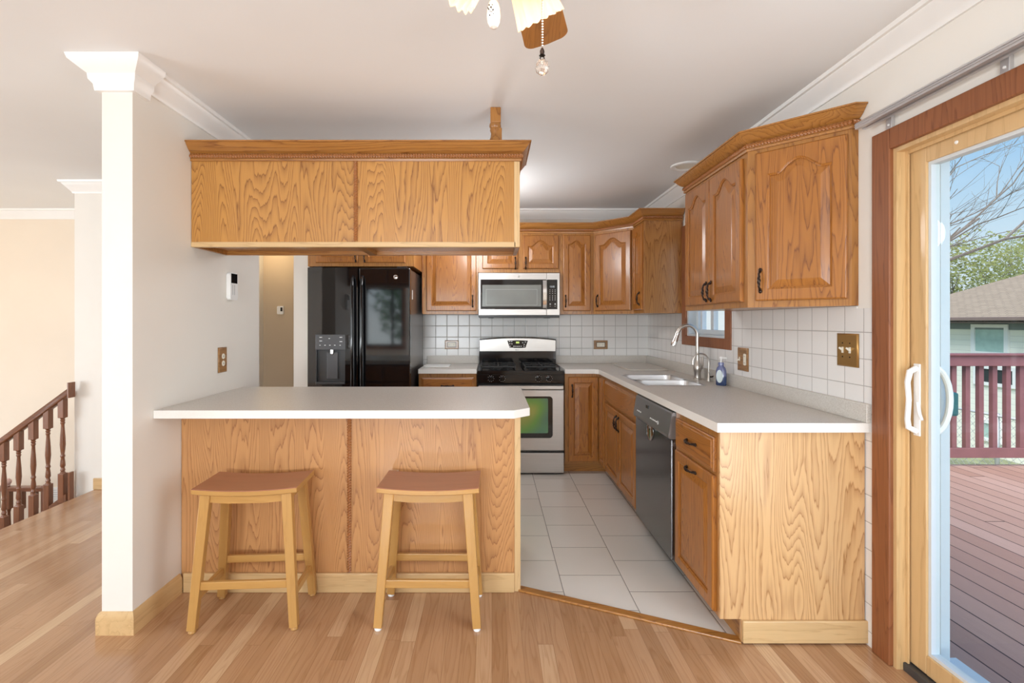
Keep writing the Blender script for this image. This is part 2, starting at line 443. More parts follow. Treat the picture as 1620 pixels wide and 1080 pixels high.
# ------------------------------------------------------------------ mesh builder
class MB:
    def __init__(s):
        s.bm = bmesh.new()
    def box(s, x0, x1, y0, y1, z0, z1, bev=0.0, seg=2, rot=None):
        r = bmesh.ops.create_cube(s.bm, size=1.0)
        vs = r['verts']
        sx, sy, sz = x1 - x0, y1 - y0, z1 - z0
        for v in vs:
            v.co = Vector(((v.co.x + .5) * sx + x0, (v.co.y + .5) * sy + y0, (v.co.z + .5) * sz + z0))
        if bev:
            es = list({e for v in vs for e in v.link_edges})
            rb = bmesh.ops.bevel(s.bm, geom=es, offset=min(bev, .49 * min(abs(sx), abs(sy), abs(sz))), segments=seg, profile=.5, affect='EDGES')
            vs = [v for v in rb['verts']]
        if rot is not None:
            pass
        return vs
    def poly(s, pts, faces):
        vv = [s.bm.verts.new(p) for p in pts]
        for f in faces:
            try: s.bm.faces.new([vv[i] for i in f])
            except ValueError: pass
        return vv
    def prism(s, pts2, lo, hi, axis='z', bev=0.0):
        """extrude a 2-D outline along axis from lo to hi. axis z: (x,y); y: (x,z); x: (y,z)"""
        def P(p, h):
            if axis == 'z': return Vector((p[0], p[1], h))
            if axis == 'y': return Vector((p[0], h, p[1]))
            return Vector((h, p[0], p[1]))
        n = len(pts2)
        a = [s.bm.verts.new(P(p, lo)) for p in pts2]
        b = [s.bm.verts.new(P(p, hi)) for p in pts2]
        fs = [s.bm.faces.new(a), s.bm.faces.new(b)]
        for i in range(n):
            fs.append(s.bm.faces.new([a[i], a[(i + 1) % n], b[(i + 1) % n], b[i]]))
        if bev:
            es = list({e for f in fs for e in f.edges})
            bmesh.ops.bevel(s.bm, geom=es, offset=bev, segments=2, profile=.5, affect='EDGES')
        return a + b
    def loft(s, loops, close=True, cap0=True, cap1=True, smooth=True):
        L = [[s.bm.verts.new(p) for p in lp] for lp in loops]
        for a, b in zip(L, L[1:]):
            n = len(a)
            for i in range(n if close else n - 1):
                j = (i + 1) % n
                try: s.bm.faces.new([a[i], a[j], b[j], b[i]]).smooth = smooth
                except ValueError: pass
        if cap0:
            try: s.bm.faces.new(L[0])
            except ValueError: pass
        if cap1:
            try: s.bm.faces.new(L[-1])
            except ValueError: pass
        return L
    def lathe(s, prof, n=20, center=(0, 0, 0), axis='z', cap=True):
        cx, cy, cz = center
        loops = []
        for r, h in prof:
            lp = []
            for i in range(n):
                a = 2 * PI * i / n
                u, v = r * math.cos(a), r * math.sin(a)
                if axis == 'z': lp.append((cx + u, cy + v, cz + h))
                elif axis == 'y': lp.append((cx + u, cy + h, cz + v))
                else: lp.append((cx + h, cy + u, cz + v))
            loops.append(lp)
        s.loft(loops, True, cap, cap)
    def tube(s, pts, rad, n=8, cap=True, flat=None, twist=None):
        pts = [Vector(p) for p in pts]
        m = len(pts)
        rads = rad if isinstance(rad, (list, tuple)) else [rad] * m
        ref = Vector((0, 0, 1))
        t0 = (pts[1] - pts[0]).normalized()
        if abs(t0.dot(ref)) > .9: ref = Vector((0, 1, 0)) if abs(t0.y) < .9 else Vector((1, 0, 0))
        nrm = (ref - t0 * ref.dot(t0)).normalized()
        loops = []
        for i, p in enumerate(pts):
            if i == 0: t = pts[1] - pts[0]
            elif i == m - 1: t = pts[-1] - pts[-2]
            else: t = pts[i + 1] - pts[i - 1]
            t.normalize()
            nrm = (nrm - t * nrm.dot(t))
            if nrm.length < 1e-6: nrm = t.orthogonal()
            nrm.normalize()
            bn = t.cross(nrm)
            lp = []
            for k in range(n):
                a = 2 * PI * k / n
                r = rads[i]
                if twist: r *= 1 + twist[1] * math.cos(3 * a - twist[0] * i)
                lp.append(p + nrm * (r * math.cos(a)) + bn * (r * math.sin(a) * (flat or 1)))
            loops.append(lp)
        s.loft(loops, True, cap, cap)
    def bar(s, p0, p1, w, d, ref=(0, 1, 0), w1=None, d1=None, bev=0.0):
        """square bar between two points; w across, d along ref"""
        p0, p1 = Vector(p0), Vector(p1)
        t = (p1 - p0).normalized()
        rf = Vector(ref); rf = (rf - t * rf.dot(t)).normalized()
        sd = t.cross(rf)
        loops = []
        for p, ww, dd in ((p0, w, d), (p1, w1 or w, d1 or d)):
            loops.append([p + sd * (ww / 2 * a) + rf * (dd / 2 * b) for a, b in ((-1, -1), (1, -1), (1, 1), (-1, 1))])
        L = s.loft(loops, smooth=False)
        if bev:
            es = list({e for lp in L for v in lp for e in v.link_edges})
            bmesh.ops.bevel(s.bm, geom=es, offset=bev, segments=2, profile=.5, affect='EDGES')
    def sweep(s, pts, prof, side=1, closed=False):
        """sweep a closed profile (offset, z) along a plan polyline, mitred"""
        n = len(pts)
        P = [Vector((p[0], p[1])) for p in pts]
        def nrm(a, b):
            d = (b - a).normalized()
            return Vector((d.y, -d.x)) * side
        loops = []
        for i in range(n):
            if closed:
                n0, n1 = nrm(P[i - 1], P[i]), nrm(P[i], P[(i + 1) % n])
            else:
                n0 = nrm(P[i - 1], P[i]) if i > 0 else nrm(P[0], P[1])
                n1 = nrm(P[i], P[i + 1]) if i < n - 1 else n0
            m = (n0 + n1)
            m = m / max(.2, (1 + n0.dot(n1)))
            loops.append([(P[i].x + m.x * o, P[i].y + m.y * o, z) for o, z in prof])
        if closed: loops.append(loops[0])
        s.loft(loops, True, not closed, not closed)
    def rope(s, p0, p1, r=.0115, pitch=.0135, n=14):
        p0, p1 = Vector(p0), Vector(p1)
        L = (p1 - p0).length
        k = max(4, int(L / pitch * 8))
        t = (p1 - p0).normalized()
        ref = Vector((0, 0, 1)) if abs(t.z) < .9 else Vector((0, 1, 0))
        u = (ref - t * ref.dot(t)).normalized(); v = t.cross(u)
        loops = []
        for i in range(k + 1):
            q = p0 + (p1 - p0) * (i / k)
            sdist = L * i / k
            lp = []
            for j in range(n):
                a = 2 * PI * j / n
                rr = r * (.78 + .22 * math.cos(3 * a - 2 * PI * sdist / pitch))
                lp.append(q + u * (rr * math.cos(a)) + v * (rr * math.sin(a)))
            loops.append(lp)
        s.loft(loops)
    def sphere(s, c, r, sx=1, sy=1, sz=1, u=14, v=9):
        m = Matrix.Translation(c) @ Matrix.Diagonal((sx, sy, sz, 1))
        r_ = bmesh.ops.create_uvsphere(s.bm, u_segments=u, v_segments=v, radius=r, matrix=m)
        for f in {f for v_ in r_['verts'] for f in v_.link_faces}: f.smooth = True
    def xform(s, mat):
        bmesh.ops.transform(s.bm, matrix=mat, verts=s.bm.verts)
    def mesh(s, name, mat=None, smooth=35):
        bmesh.ops.recalc_face_normals(s.bm, faces=s.bm.faces)
        if smooth:
            lim = R(smooth)
            for e in s.bm.edges:
                lf = e.link_faces
                e.smooth = len(lf) == 2 and lf[0].smooth and lf[1].smooth and e.calc_face_angle(PI) < lim
        me = bpy.data.meshes.new(name)
        s.bm.to_mesh(me); s.bm.free()
        if mat: me.materials.append(mat)
        return me
    def build(s, name, mat, parent=None, smooth=35, loc=None):
        o = bpy.data.objects.new(name, s.mesh(name, mat, smooth))
        COL.objects.link(o)
        if parent is not None: o.parent = parent
        if loc is not None: o.location = loc
        return o

def frame_boxes(a0, a1, b0, b1, w, w2=None):
    """four strips of a rectangular frame, butted so that none overlaps another"""
    w2 = w2 or w
    return ((a0, a1, b0, b0 + w2), (a0, a1, b1 - w2, b1), (a0, a0 + w, b0 + w2, b1 - w2), (a1 - w, a1, b0 + w2, b1 - w2))
def tag(o, label, cat, group=None, kind=None):
    o['label'] = label; o['category'] = cat
    if group: o['group'] = group
    if kind: o['kind'] = kind
    return o
def thing(name, label, cat, loc=(0, 0, 0), rot=0.0, group=None):
    o = bpy.data.objects.new(name, None)
    o.empty_display_size = .1
    COL.objects.link(o)
    o.location = loc; o.rotation_euler = (0, 0, rot)
    return tag(o, label, cat, group)
def struct(name, mb, mat, smooth=35):
    o = mb.build(name, mat, None, smooth)
    o['kind'] = 'structure'
    return o
def ob(name, me, parent, loc=(0, 0, 0), rot=(0, 0, 0)):
    o = bpy.data.objects.new(name, me)
    COL.objects.link(o)
    o.parent = parent; o.location = loc; o.rotation_euler = rot
    return o
def text_mesh(body, size, depth=.0004):
    c = bpy.data.curves.new('lettering', 'FONT')
    c.body = body; c.size = size; c.extrude = depth
    c.align_x = 'CENTER'; c.align_y = 'CENTER'
    tmp = bpy.data.objects.new('lettering', c)
    COL.objects.link(tmp)
    dg = bpy.context.evaluated_depsgraph_get()
    me = bpy.data.meshes.new_from_object(tmp.evaluated_get(dg))
    bpy.data.objects.remove(tmp)
    return me
def text(body, size, parent, loc, mat, rot=(PI / 2, 0, 0), name='lettering'):
    me = text_mesh(body, size)
    me.materials.clear(); me.materials.append(mat)
    return ob(name, me, parent, loc, rot)

# ------------------------------------------------------------------ key dimensions
CEIL = 2.44
XR = 1.556                 # right wall, inner face
XL, XL2 = -1.536, -1.667   # stub wall faces
YB = Y(159)                # back wall
YCOL, YLEND, YPART = Y(370), Y(239.6), Y(188)
YHALL = 6.3
YREAR = -2.6
XFAR = -6.5
YW2 = Y(199)               # wall end beside the stairs
ZC = .918                  # counter top
UZ0, UZ1 = 1.40, 2.15      # upper cabinets

# ------------------------------------------------------------------ setting
b = MB()
for bx in ((XFAR, 1.62, YREAR, 2.05), (-3.15, 1.62, 2.05, YHALL), (XFAR, -3.15, 2.05, 2.75)):
    b.box(bx[0], bx[1], bx[2], bx[3], -.05, 0)
struct('floor', b, M['wood_floor'])
b = MB()
b.prism([(.142, 2.47), (1.06, 2.068), (1.62, 2.068), (1.62, YB), (XL, YB), (XL, 2.9), (.142, 2.9)], .0002, .006)
struct('floor_kitchen', b, M['tile_floor'])
b = MB()
b.prism([(.13, 2.447), (1.03, 2.045), (1.045, 2.088), (.145, 2.49)], .0, .011, bev=.004)
struct('trim_1', b, M['oak_x'])
b = MB(); b.box(XFAR, 1.70, YREAR, YHALL, CEIL, CEIL + .08)
struct('ceiling', b, M['ceiling'])
b = MB()   # right wall with door and window openings
DY0, DY1, DZ = .05, Y(408), 2.005
WY0, WY1, WZ0, WZ1 = Y(238.9), Y(198.6), 1.215, 2.03
b.box(XR, 1.70, YREAR, DY0, -.3, CEIL); b.box(XR, 1.70, DY0, DY1, DZ, CEIL)
b.box(XR, 1.70, DY1, WY0, -.3, CEIL); b.box(XR, 1.70, WY0, WY1, -.3, WZ0); b.box(XR, 1.70, WY0, WY1, WZ1, CEIL)
b.box(XR, 1.70, WY1, YB + .1, -.3, CEIL); b.box(XR, 1.70, DY0, DY1, -.3, -.02)
struct('wall_right', b, M['wall'])
b = MB(); b.box(XL, XR, YB, YB + .1, -.02, CEIL); struct('wall_back', b, M['wall'])
b = MB(); b.box(XL2, XL, YCOL, YLEND, 0, CEIL); struct('wall_left', b, M['wall'])
b = MB(); b.box(XL2, XL, YPART, YHALL, 0, CEIL); struct('wall_partition', b, M['wall'])
b = MB(); b.box(-3.317, -2.9, YW2, YHALL, -1.5, CEIL); struct('wall_stairs', b, M['wall'])
b = MB(); b.box(-2.9, XL2, YHALL, YHALL + .1, 0, CEIL); struct('wall_hall', b, M['hallwall'])
b = MB(); b.box(XFAR, -3.317, YB, YB + .1, -1.5, CEIL); struct('wall_foyer', b, M['warm_lit_wall'])
b = MB()   # rear wall with two windows
RW = [(-2.75, -1.93, .80, 2.06), (-1.65, -.35, .62, 2.1)]
xs = [XFAR, RW[0][0], RW[0][1], RW[1][0], RW[1][1], 1.70]
b.box(xs[0], xs[1], YREAR - .12, YREAR, -.3, CEIL); b.box(xs[2], xs[3], YREAR - .12, YREAR, -.3, CEIL); b.box(xs[4], xs[5], YREAR - .12, YREAR, -.3, CEIL)
for x0, x1, z0, z1 in RW:
    b.box(x0, x1, YREAR - .12, YREAR, -.3, z0); b.box(x0, x1, YREAR - .12, YREAR, z1, CEIL)
struct('wall_rear', b, M['wall'])
b = MB()
b.box(XFAR - .12, XFAR, YREAR, -.9, -1.5, CEIL); b.box(XFAR - .12, XFAR, 1.7, YB, -1.5, CEIL)
b.box(XFAR - .12, XFAR, -.9, 1.7, -1.5, .55); b.box(XFAR - .12, XFAR, -.9, 1.7, 2.2, CEIL)
struct('wall_far_left', b, M['wall'])
b = MB(); b.box(XFAR, -3.0, 2.75, YB, -1.5, -1.42); struct('floor_foyer', b, M['wood_floor'])
b = MB(); b.box(XFAR, -3.15, 2.65, 2.75, -1.5, -.05); struct('wall_stairwell', b, M['wall'])

# tiles on the walls
b = MB(); b.box(-.68, XR, YB - .006, YB, .90, UZ0 + .03); struct('wall_tile_back', b, M['tile_back'])
b = MB()
TX0, TX1 = XR - .006, XR
cy0, cy1, cz = Y(244.9), Y(194.7), 1.147   # window casing outer
b.box(TX0, TX1, Y(391), Y(379.5), 0, 1.388); b.box(TX0, TX1, Y(379.5), Y(372), .95, 1.388)
b.box(TX0, TX1, Y(372), cy0, .95, UZ0 - .0005); b.box(TX0, TX1, cy0, cy1, .95, cz); b.box(TX0, TX1, cy1, YB - .006, .95, UZ0 + .01)
struct('wall_tile_right', b, M['tile_right'])

# crown mouldings of the room
CP = [(0, -.092), (.010, -.092), (.012, -.082), (.022, -.070), (.040, -.045), (.056, -.026), (.060, -.018), (.072, -.016), (.076, 0), (0, 0)]
CP = [(o, CEIL + z) for o, z in CP]
def crown(name, pts, side, closed=False):
    b = MB(); b.sweep(pts, CP, side, closed); return struct(name, b, M['white_trim'])
crown('trim_2', [(XL2, YLEND), (XL2, YCOL), (XL, YCOL), (XL, YLEND)], 1)
crown('trim_3', [(XL, YPART), (XL, YB), (XR, YB), (XR, YREAR)], 1)
crown('trim_4', [(-3.317, YHALL), (-3.317, YW2), (-2.9, YW2)], 1)
crown('trim_5', [(XFAR, YB), (-3.317, YB)], 1)
b = MB()   # built-up cap round the head of the stub wall
b.sweep([(XL2, YCOL + .05), (XL2, YCOL), (XL, YCOL), (XL, YCOL + .085)],
        [(0, CEIL - .128), (.018, CEIL - .128), (.022, CEIL - .10), (.034, CEIL - .085), (.036, CEIL - .062), (.05, CEIL - .05), (.082, CEIL - .022), (.088, CEIL - .001), (0, CEIL - .001)], 1)
struct('trim_6', b, M['white_trim'])
b = MB()
b.box(XL, XL + .03, Y(316), Y(311), CEIL - .10, CEIL - .001); b.box(XL, XL + .075, Y(316), Y(311), CEIL - .03, CEIL - .001)

# baseboards
BP = [(0, 0), (.016, 0), (.016, .07), (.010, .088), (.004, .095), (0, .095)]
b = MB(); b.sweep([(XL, Y(322)), (XL, YCOL), (XL2, YCOL), (XL2, YLEND)], BP, -1); struct('baseboard_left', b, M['pine_y'])
b = MB(); b.box(-3.16, -2.9, YW2 - .015, YW2, 0, .09, .004); struct('baseboard_stairs', b, M['pine_x'])

# ------------------------------------------------------------------ hardware meshes
def pull_mesh():
    b = MB()
    n = 36; pts = []; rad = []
    for i in range(n + 1):
        t = -1 + 2 * i / n
        z = .047 * t
        y = -.004 - .020 * math.sqrt(max(0, 1 - abs(t) ** 3))
        pts.append((0, y, z))
        rad.append(.0042 + .0030 * math.exp(-(t / .36) ** 2) + .0015 * math.exp(-((abs(t) - .97) / .08) ** 2))
    b.tube(pts, rad, 9, twist=(.85, .2))
    for sgn in (-1, 1):
        b.sphere((0, -.004, sgn * .050), .0085, .95, .6, 1.15)
        b.sphere((0, -.010, sgn * .041), .0062)
    return b.mesh('pull', M['bronze'])
PULL = pull_mesh()

def door_loops(w, h, arch, rail=.055, d=0.0):
    """matching outlines of a cathedral-arched opening (inset by d) and the door's outer edge"""
    ow0 = w - 2 * rail
    rise = min(.055, ow0 * .24) if arch else 0
    zs = h - rail - rise - d                  # shoulder
    x0, x1, z0 = -w / 2 + rail + d, w / 2 - rail - d, rail + d
    ow = x1 - x0
    inn, out = [(x0, z0), (x1, z0)], [(-w / 2, 0), (w / 2, 0)]
    N = 20 if arch else 1
    k = .15 if ow0 > .14 else 0.0             # flat shoulders as a share of the width
    for i in range(N + 1):
        u = i / N
        x = x1 - u * ow
        z = zs
        if arch:
            q = (2 * u - 1) / (1 - 2 * k)
            if abs(q) < 1:
                z = zs + rise * (math.cos(PI / 2 * q) ** 1.35 if k else math.sqrt(1 - q * q))
        inn.append((x, z)); out.append((w / 2 - u * w, h))
    return inn, out

def add_door(parent, xc, z0, w, h, arch=True, pull=None, name='door', y=0.0, mat='oakdoor', th=.019, label=None, rail=.055):
    """framed raised-panel door whose face looks to -y; xc centre, z0 bottom"""
    inn, out = door_loops(w, h, arch, rail)
    L = lambda lp, yy: [(xc + p[0], yy, z0 + p[1]) for p in lp]
    offset_loop = lambda lp, d_: door_loops(w, h, arch, rail, d_)[0]
    def shrink(lp, d):
        return [(p[0] * (1 - 2 * d / w), d + p[1] * (1 - 2 * d / h)) for p in lp]
    b = MB()
    b.loft([L(out, y - .0005), L(out, y - th + .006), L(shrink(out, .003), y - th + .002), L(shrink(out, .007), y - th),
            L(offset_loop(inn, -.009), y - th), L(offset_loop(inn, -.004), y - th + .004), L(inn, y - th + .006), L(inn, y - .004)], True, True, False, False)
    d = b.build(name, M[mat + '_z'], parent)
    if label: d['label'] = label
    p = MB()
    inset = min(.032, (w - 2 * rail) * .22)
    p.loft([L(inn, y - .004), L(inn, y - th + .010), L(offset_loop(inn, .004), y - th + .009), L(offset_loop(inn, inset), y - th + .001), L(offset_loop(inn, inset + .003), y - th + .0005)], True, True, True, False)
    p.build('panel', M[mat + '_z'], d)
    if pull:
        px, pz, o = pull
        ob('handle', PULL, d, (px, y - th, pz), (0, 0 if o == 'v' else PI / 2, 0))
    return d

def add_drawer(parent, xc, z0, w, h, y=0.0, pull=True, name='drawer', th=.019):
    b = MB()
    R4 = lambda i, yy: [(xc - w / 2 + i, yy, z0 + i), (xc + w / 2 - i, yy, z0 + i), (xc + w / 2 - i, yy, z0 + h - i), (xc - w / 2 + i, yy, z0 + h - i)]
    b.loft([R4(0, y - .0005), R4(0, y - th + .008), R4(.004, y - th + .005), R4(.012, y - th + .004), R4(.016, y - th)], True, True, True, False)
    d = b.build(name, M['oakdoor_x'], parent)
    if pull: ob('handle', PULL, d, (xc, y - th, z0 + h / 2), (0, PI / 2, 0))
    return d

def rect_prof(o0, o1, z0, z1):
    return [(o0, z0), (o1, z0), (o1, z1), (o0, z1)]
CROWN_P = [(-.002, 2.15), (.008, 2.15), (.010, 2.160), (.006, 2.164), (.006, 2.188), (.012, 2.192), (.018, 2.196), (.030, 2.206), (.046, 2.226), (.050, 2.232), (.056, 2.233), (.056, 2.240), (-.002, 2.240)]
ROPE_Z, ROPE_O = 2.176, .0085
def offset_pts(pts, d, side):
    P = [Vector(p) for p in pts]; n = len(P); res = []
    nr = lambda a, b: Vector(((b - a).normalized().y, -(b - a).normalized().x)) * side
    for i in range(n):
        n0 = nr(P[i - 1], P[i]) if i else nr(P[0], P[1])
        n1 = nr(P[i], P[i + 1]) if i < n - 1 else n0
        m = (n0 + n1) / max(.2, 1 + n0.dot(n1))
        res.append(P[i] + m * d)
    return res
def cab_crown(pts, side, parent, mat):
    b = MB(); b.sweep(pts, CROWN_P, side)
    c = b.build('crown', mat, parent)
    b = MB()
    q = offset_pts(pts, ROPE_O, side)
    for a, z in zip(q, q[1:]):
        b.rope((a.x, a.y, ROPE_Z), (z.x, z.y, ROPE_Z))
    b.build('rope_moulding', M['rope_oak'], c)
    return c

# ------------------------------------------------------------------ peninsula
YP = Y(320)
pen = thing('peninsula_cabinet', 'oak peninsula base cabinet with wide grain back panels behind the two bar stools', 'cabinet', (0, 0, 0))
b = MB(); b.box(XL + .002, .11, YP + .012, YP + .60, .09, .888); b.box(XL + .002, .11, YP + .06, YP + .53, 0, .09); b.build('body', M['oak_z'], pen)
b = MB(); b.box(XL + .002, -.704, YP, YP + .012, .012, .892); b.build('back_panel', M['bar_oak'], pen)
b = MB(); b.box(-.704, .113, YP, YP + .012, .012, .892); b.build('back_panel', M['bar_oak'], pen)
b = MB(); b.rope((-.704, YP - .003, .098), (-.704, YP - .003, .89)); b.build('rope_moulding', M['rope_oak'], pen)
b = MB(); b.box(.112, .142, YP - .004, YP + .60, 0, .892, .002); b.build('corner_post', M['pale_z'], pen)
b = MB(); b.box(XL + .018, .112, YP - .016, YP, 0, .095, .004); b.build('baseboard', M['pine_x'], pen)
b = MB()
PZ = .930
pts = [(XL + .001, Y(349)), (.10, Y(349)), (.178, Y(338)), (.178, Y(262)), (.165, Y(256)), (XL + .001, Y(256))]
b.prism(pts, PZ - .038, PZ, bev=.0025)
pc = b.build('peninsula_countertop', M['laminate'])
tag(pc, 'speckled grey laminate countertop with clipped corner on the oak peninsula', 'countertop')
me = pc.data; me.materials.append(M['lit_laminate_edge'])
for p in me.polygons:
    if abs(p.normal.z) < .5: p.material_index = 1
# drawers/doors on the kitchen side of the peninsula
for i in range(4):
    xc = -1.536 + .22 + i * .41
    d = MB(); d.box(xc - .19, xc + .19, YP + .60, YP + .618, .12, .70, .004); d.build('door', M['oakdoor_z'], pen)
    d = MB(); d.box(xc - .19, xc + .19, YP + .60, YP + .618, .72, .87, .004); d.build('drawer', M['oakdoor_x'], pen)

# ------------------------------------------------------------------ overhead cabinet over the peninsula
YO = Y(309); YO2 = Y(274); OZ0, OZ1 = 1.713, 2.15; OX1 = .142
ov = thing('overhead_cabinet', 'long oak cabinet hung above the peninsula with rope trim and two plain panels', 'cabinet')
b = MB()
b.box(XL + .001, OX1, YO, YO2, OZ0 + .022, 2.20); b.build('body', M['oak_z'], ov)
b = MB(); b.box(XL + .002, -.694, YO - .006, YO, OZ0 + .024, 2.150); b.build('front_panel', M['panel_oak'], ov)
b = MB(); b.box(-.694, OX1 - .026, YO - .006, YO, OZ0 + .024, 2.150); b.build('front_panel', M['panel_oak'], ov)
b = MB(); b.rope((-.694, YO - .008, OZ0 + .03), (-.694, YO - .008, 2.150)); b.build('rope_moulding', M['rope_oak'], ov)
b = MB(); b.box(OX1 - .028, OX1 + .001, YO - .009, YO, OZ0, 2.15, .002); b.build('corner_strip', M['pale_z'], ov)
b = MB()
b.box(XL + .001, OX1 - .02, YO - .009, YO + .02, OZ0, OZ0 + .026, .002)
b.build('bottom_strip', M['pale_x'], ov)
b = MB()
b.box(XL + .001, OX1, YO2 - .02, YO2, OZ0, OZ0 + .03); b.box(OX1 - .02, OX1, YO + .02, YO2 - .02, OZ0, OZ0 + .03)
b.box(-.70, -.66, YO + .02, YO2 - .02, OZ0, OZ0 + .03); b.box(XL + .001, XL + .02, YO + .02, YO2 - .02, OZ0, OZ0 + .03)
b.build('bottom_frame', M['oak_x'], ov)
cab_crown([(XL + .001, YO - .006), (OX1, YO - .006), (OX1, YO2)], 1, ov, M['oak_x'])
for i in range(4):
    xc = -1.536 + .22 + i * .41
    d = MB(); d.box(xc - .195, xc + .195, YO2, YO2 + .018, OZ0 + .02, 2.12, .004); d.build('door', M['oakdoor_z'], ov)

# post between overhead cabinet and ceiling
b = MB()
px, py = .018, Y(304)
b.lathe([(.030, 2.2405), (.030, 2.275), (.024, 2.29), (.022, 2.31), (.028, 2.325), (.026, 2.335), (.031, 2.345), (.029, 2.36)], 16, (px, py, 0))
b.box(px - .025, px + .029, py - .025, py + .025, 2.36, 2.439, .004)
b.box(px + .01, px + .034, py - .02, py + .02, 2.27, 2.335, .004)
post = b.build('ceiling_post', M['oak_z'])
tag(post, 'short oak post standing on the overhead cabinet and reaching the ceiling', 'post')

# ------------------------------------------------------------------ upper cabinets, back wall
YU = Y(170.5)          # face of upper cabinets
UD = YB - YU - .008
def upper(name, label, x0, x1, z0, z1, depth=None, yface=None, mat='oak_z'):
    yf = YU if yface is None else yface
    dp = (YB - yf - .008) if depth is None else depth
    t = thing(name, label, 'cabinet', (x0, yf, z0))
    b = MB(); b.box(0, x1 - x0, 0, dp, 0, z1 - z0, .001); b.build('body', M[mat], t)
    return t
XM0, XM1 = -.127, .630
XF1 = -.648
YFC = Y(190)
t = upper('wall_cabinet', 'deep oak two-door cabinet above the black refrigerator', XL + .004, XF1, 1.79, UZ1, None, YFC)
w = XF1 - XL - .004
add_door(t, .06 + .185, .03, .35, .31, True, (.06 + .345, .09, 'v'))
add_door(t, w - .06 - .185, .03, .35, .31, True, (w - .06 - .345, .09, 'v'))
b = MB(); b.rope((w + .006, YU - YFC - .004, -.38), (w + .006, YU - YFC - .004, .34), .006); b.build('rope_moulding', M['rope_oak'], t)
t = upper('wall_cabinet', 'tall oak single-door wall cabinet between the refrigerator and the microwave', XF1 + .004, XM0, UZ0, UZ1)
w = XM0 - XF1 - .004
add_door(t, w / 2 + .012, .03, w - .055, .70, True, (w - .05, .12, 'v'))
t = upper('wall_cabinet', 'short oak two-door wall cabinet directly above the microwave', XM0, XM1, 1.785, UZ1)
add_door(t, .205, .035, .33, .31, True, (.345, .085, 'v')); add_door(t, .205 + .375, .035, .33, .31, True, (.44, .085, 'v'))
t = upper('wall_cabinet', 'narrow oak wall cabinet with slim arched door right of the microwave', XM1, .944, UZ0, UZ1)
add_door(t, .157, .03, .255, .70, True, (.052, .12, 'v'))
def local_prism(t, pts, z0, z1, mat, name='body'):
    mi = (Matrix.Translation(t.location) @ Matrix.Rotation(t.rotation_euler.z, 4, 'Z')).inverted()
    q = [mi @ Vector((p[0], p[1], 0)) for p in pts]
    b = MB(); b.prism([(v.x, v.y) for v in q], z0, z1); return b.build(name, mat, t)
XUF = 1.236
YC1 = YU - (XUF - .946)
t = thing('wall_cabinet', 'oak corner wall cabinet with arched door set diagonally across the corner', 'cabinet', (.946, YU, UZ0), R(-45))
local_prism(t, [(.946, YU), (XUF, YC1), (XR - .008, YC1), (XR - .008, YB - .008), (.946, YB - .008)], 0, .75, M['oak_z'])
wd = math.hypot(XUF - .946, YU - YC1)
add_door(t, wd / 2, .03, wd - .045, .70, True, (.055, .12, 'v'))
YE = Y(195)
t = thing('wall_cabinet', 'oak wall cabinet beside the window with broad grained end panel facing the room', 'cabinet', (XUF, YC1, UZ0), R(-90))
wR = YC1 - YE
b = MB(); b.box(0.001, wR - .012, 0, XR - XUF - .008, 0, .75, .001); b.build('body', M['oak_z'], t)
b = MB(); b.box(wR - .012, wR, 0.0, XR - XUF - .008, 0, .75, .001); b.build('end_panel', M['panel_dark'], t)
add_door(t, wR / 2, .03, wR - .03, .70, True, (wR - .06, .12, 'v'))
ct = thing('crown_moulding', 'oak crown moulding with rope bead running round the back corner wall cabinets', 'moulding')
cab_crown([(XL + .004, YFC), (XF1, YFC), (XF1, YU), (.946, YU), (XUF, YC1), (XUF, YE), (XR - .008, YE)], 1, ct, M['oak_x'])

# ------------------------------------------------------------------ upper cabinets, right wall near the door
YA, YA2 = Y(248), Y(327.7)
t = thing('wall_cabinet', 'oak two-door wall cabinet hung right of the small window', 'cabinet', (XUF, YA, UZ0), R(-90))
wR = YA - YA2
b = MB(); b.box(0, wR, 0, XR - XUF - .002, 0, .75, .001); b.build('body', M['oak_z'], t)
dw_ = (wR - .07) / 2
add_door(t, .035 + dw_ / 2, .03, dw_ - .003, .70, True, (.035 + dw_ - .03, .10, 'v'))
add_door(t, wR - .035 - dw_ / 2, .03, dw_ - .003, .70, True, (wR - .035 - dw_ + .03, .10, 'v'))
YA3 = Y(373)
XA3 = XUF + (YA2 - YA3)
t = thing('wall_cabinet', 'angled oak end cabinet with large arched door nearest the patio door', 'cabinet', (XUF, YA2, UZ0), R(-45))
local_prism(t, [(XUF, YA2), (XA3, YA3), (XR - .001, YA3), (XR - .001, YA2)], 0, .75, M['oak_z'])
wd = math.hypot(XA3 - XUF, YA2 - YA3)
add_door(t, wd / 2 + .012, .03, wd - .05, .70, True, (.062, .125, 'v'), rail=.062)
ct = thing('crown_moulding', 'oak crown moulding with rope bead along the cabinets nearest the patio door', 'moulding')
cab_crown([(XR - .012, YA), (XUF, YA), (XUF, YA2), (XA3, YA3), (XR - .002, YA3)], 1, ct, M['oak_x'])

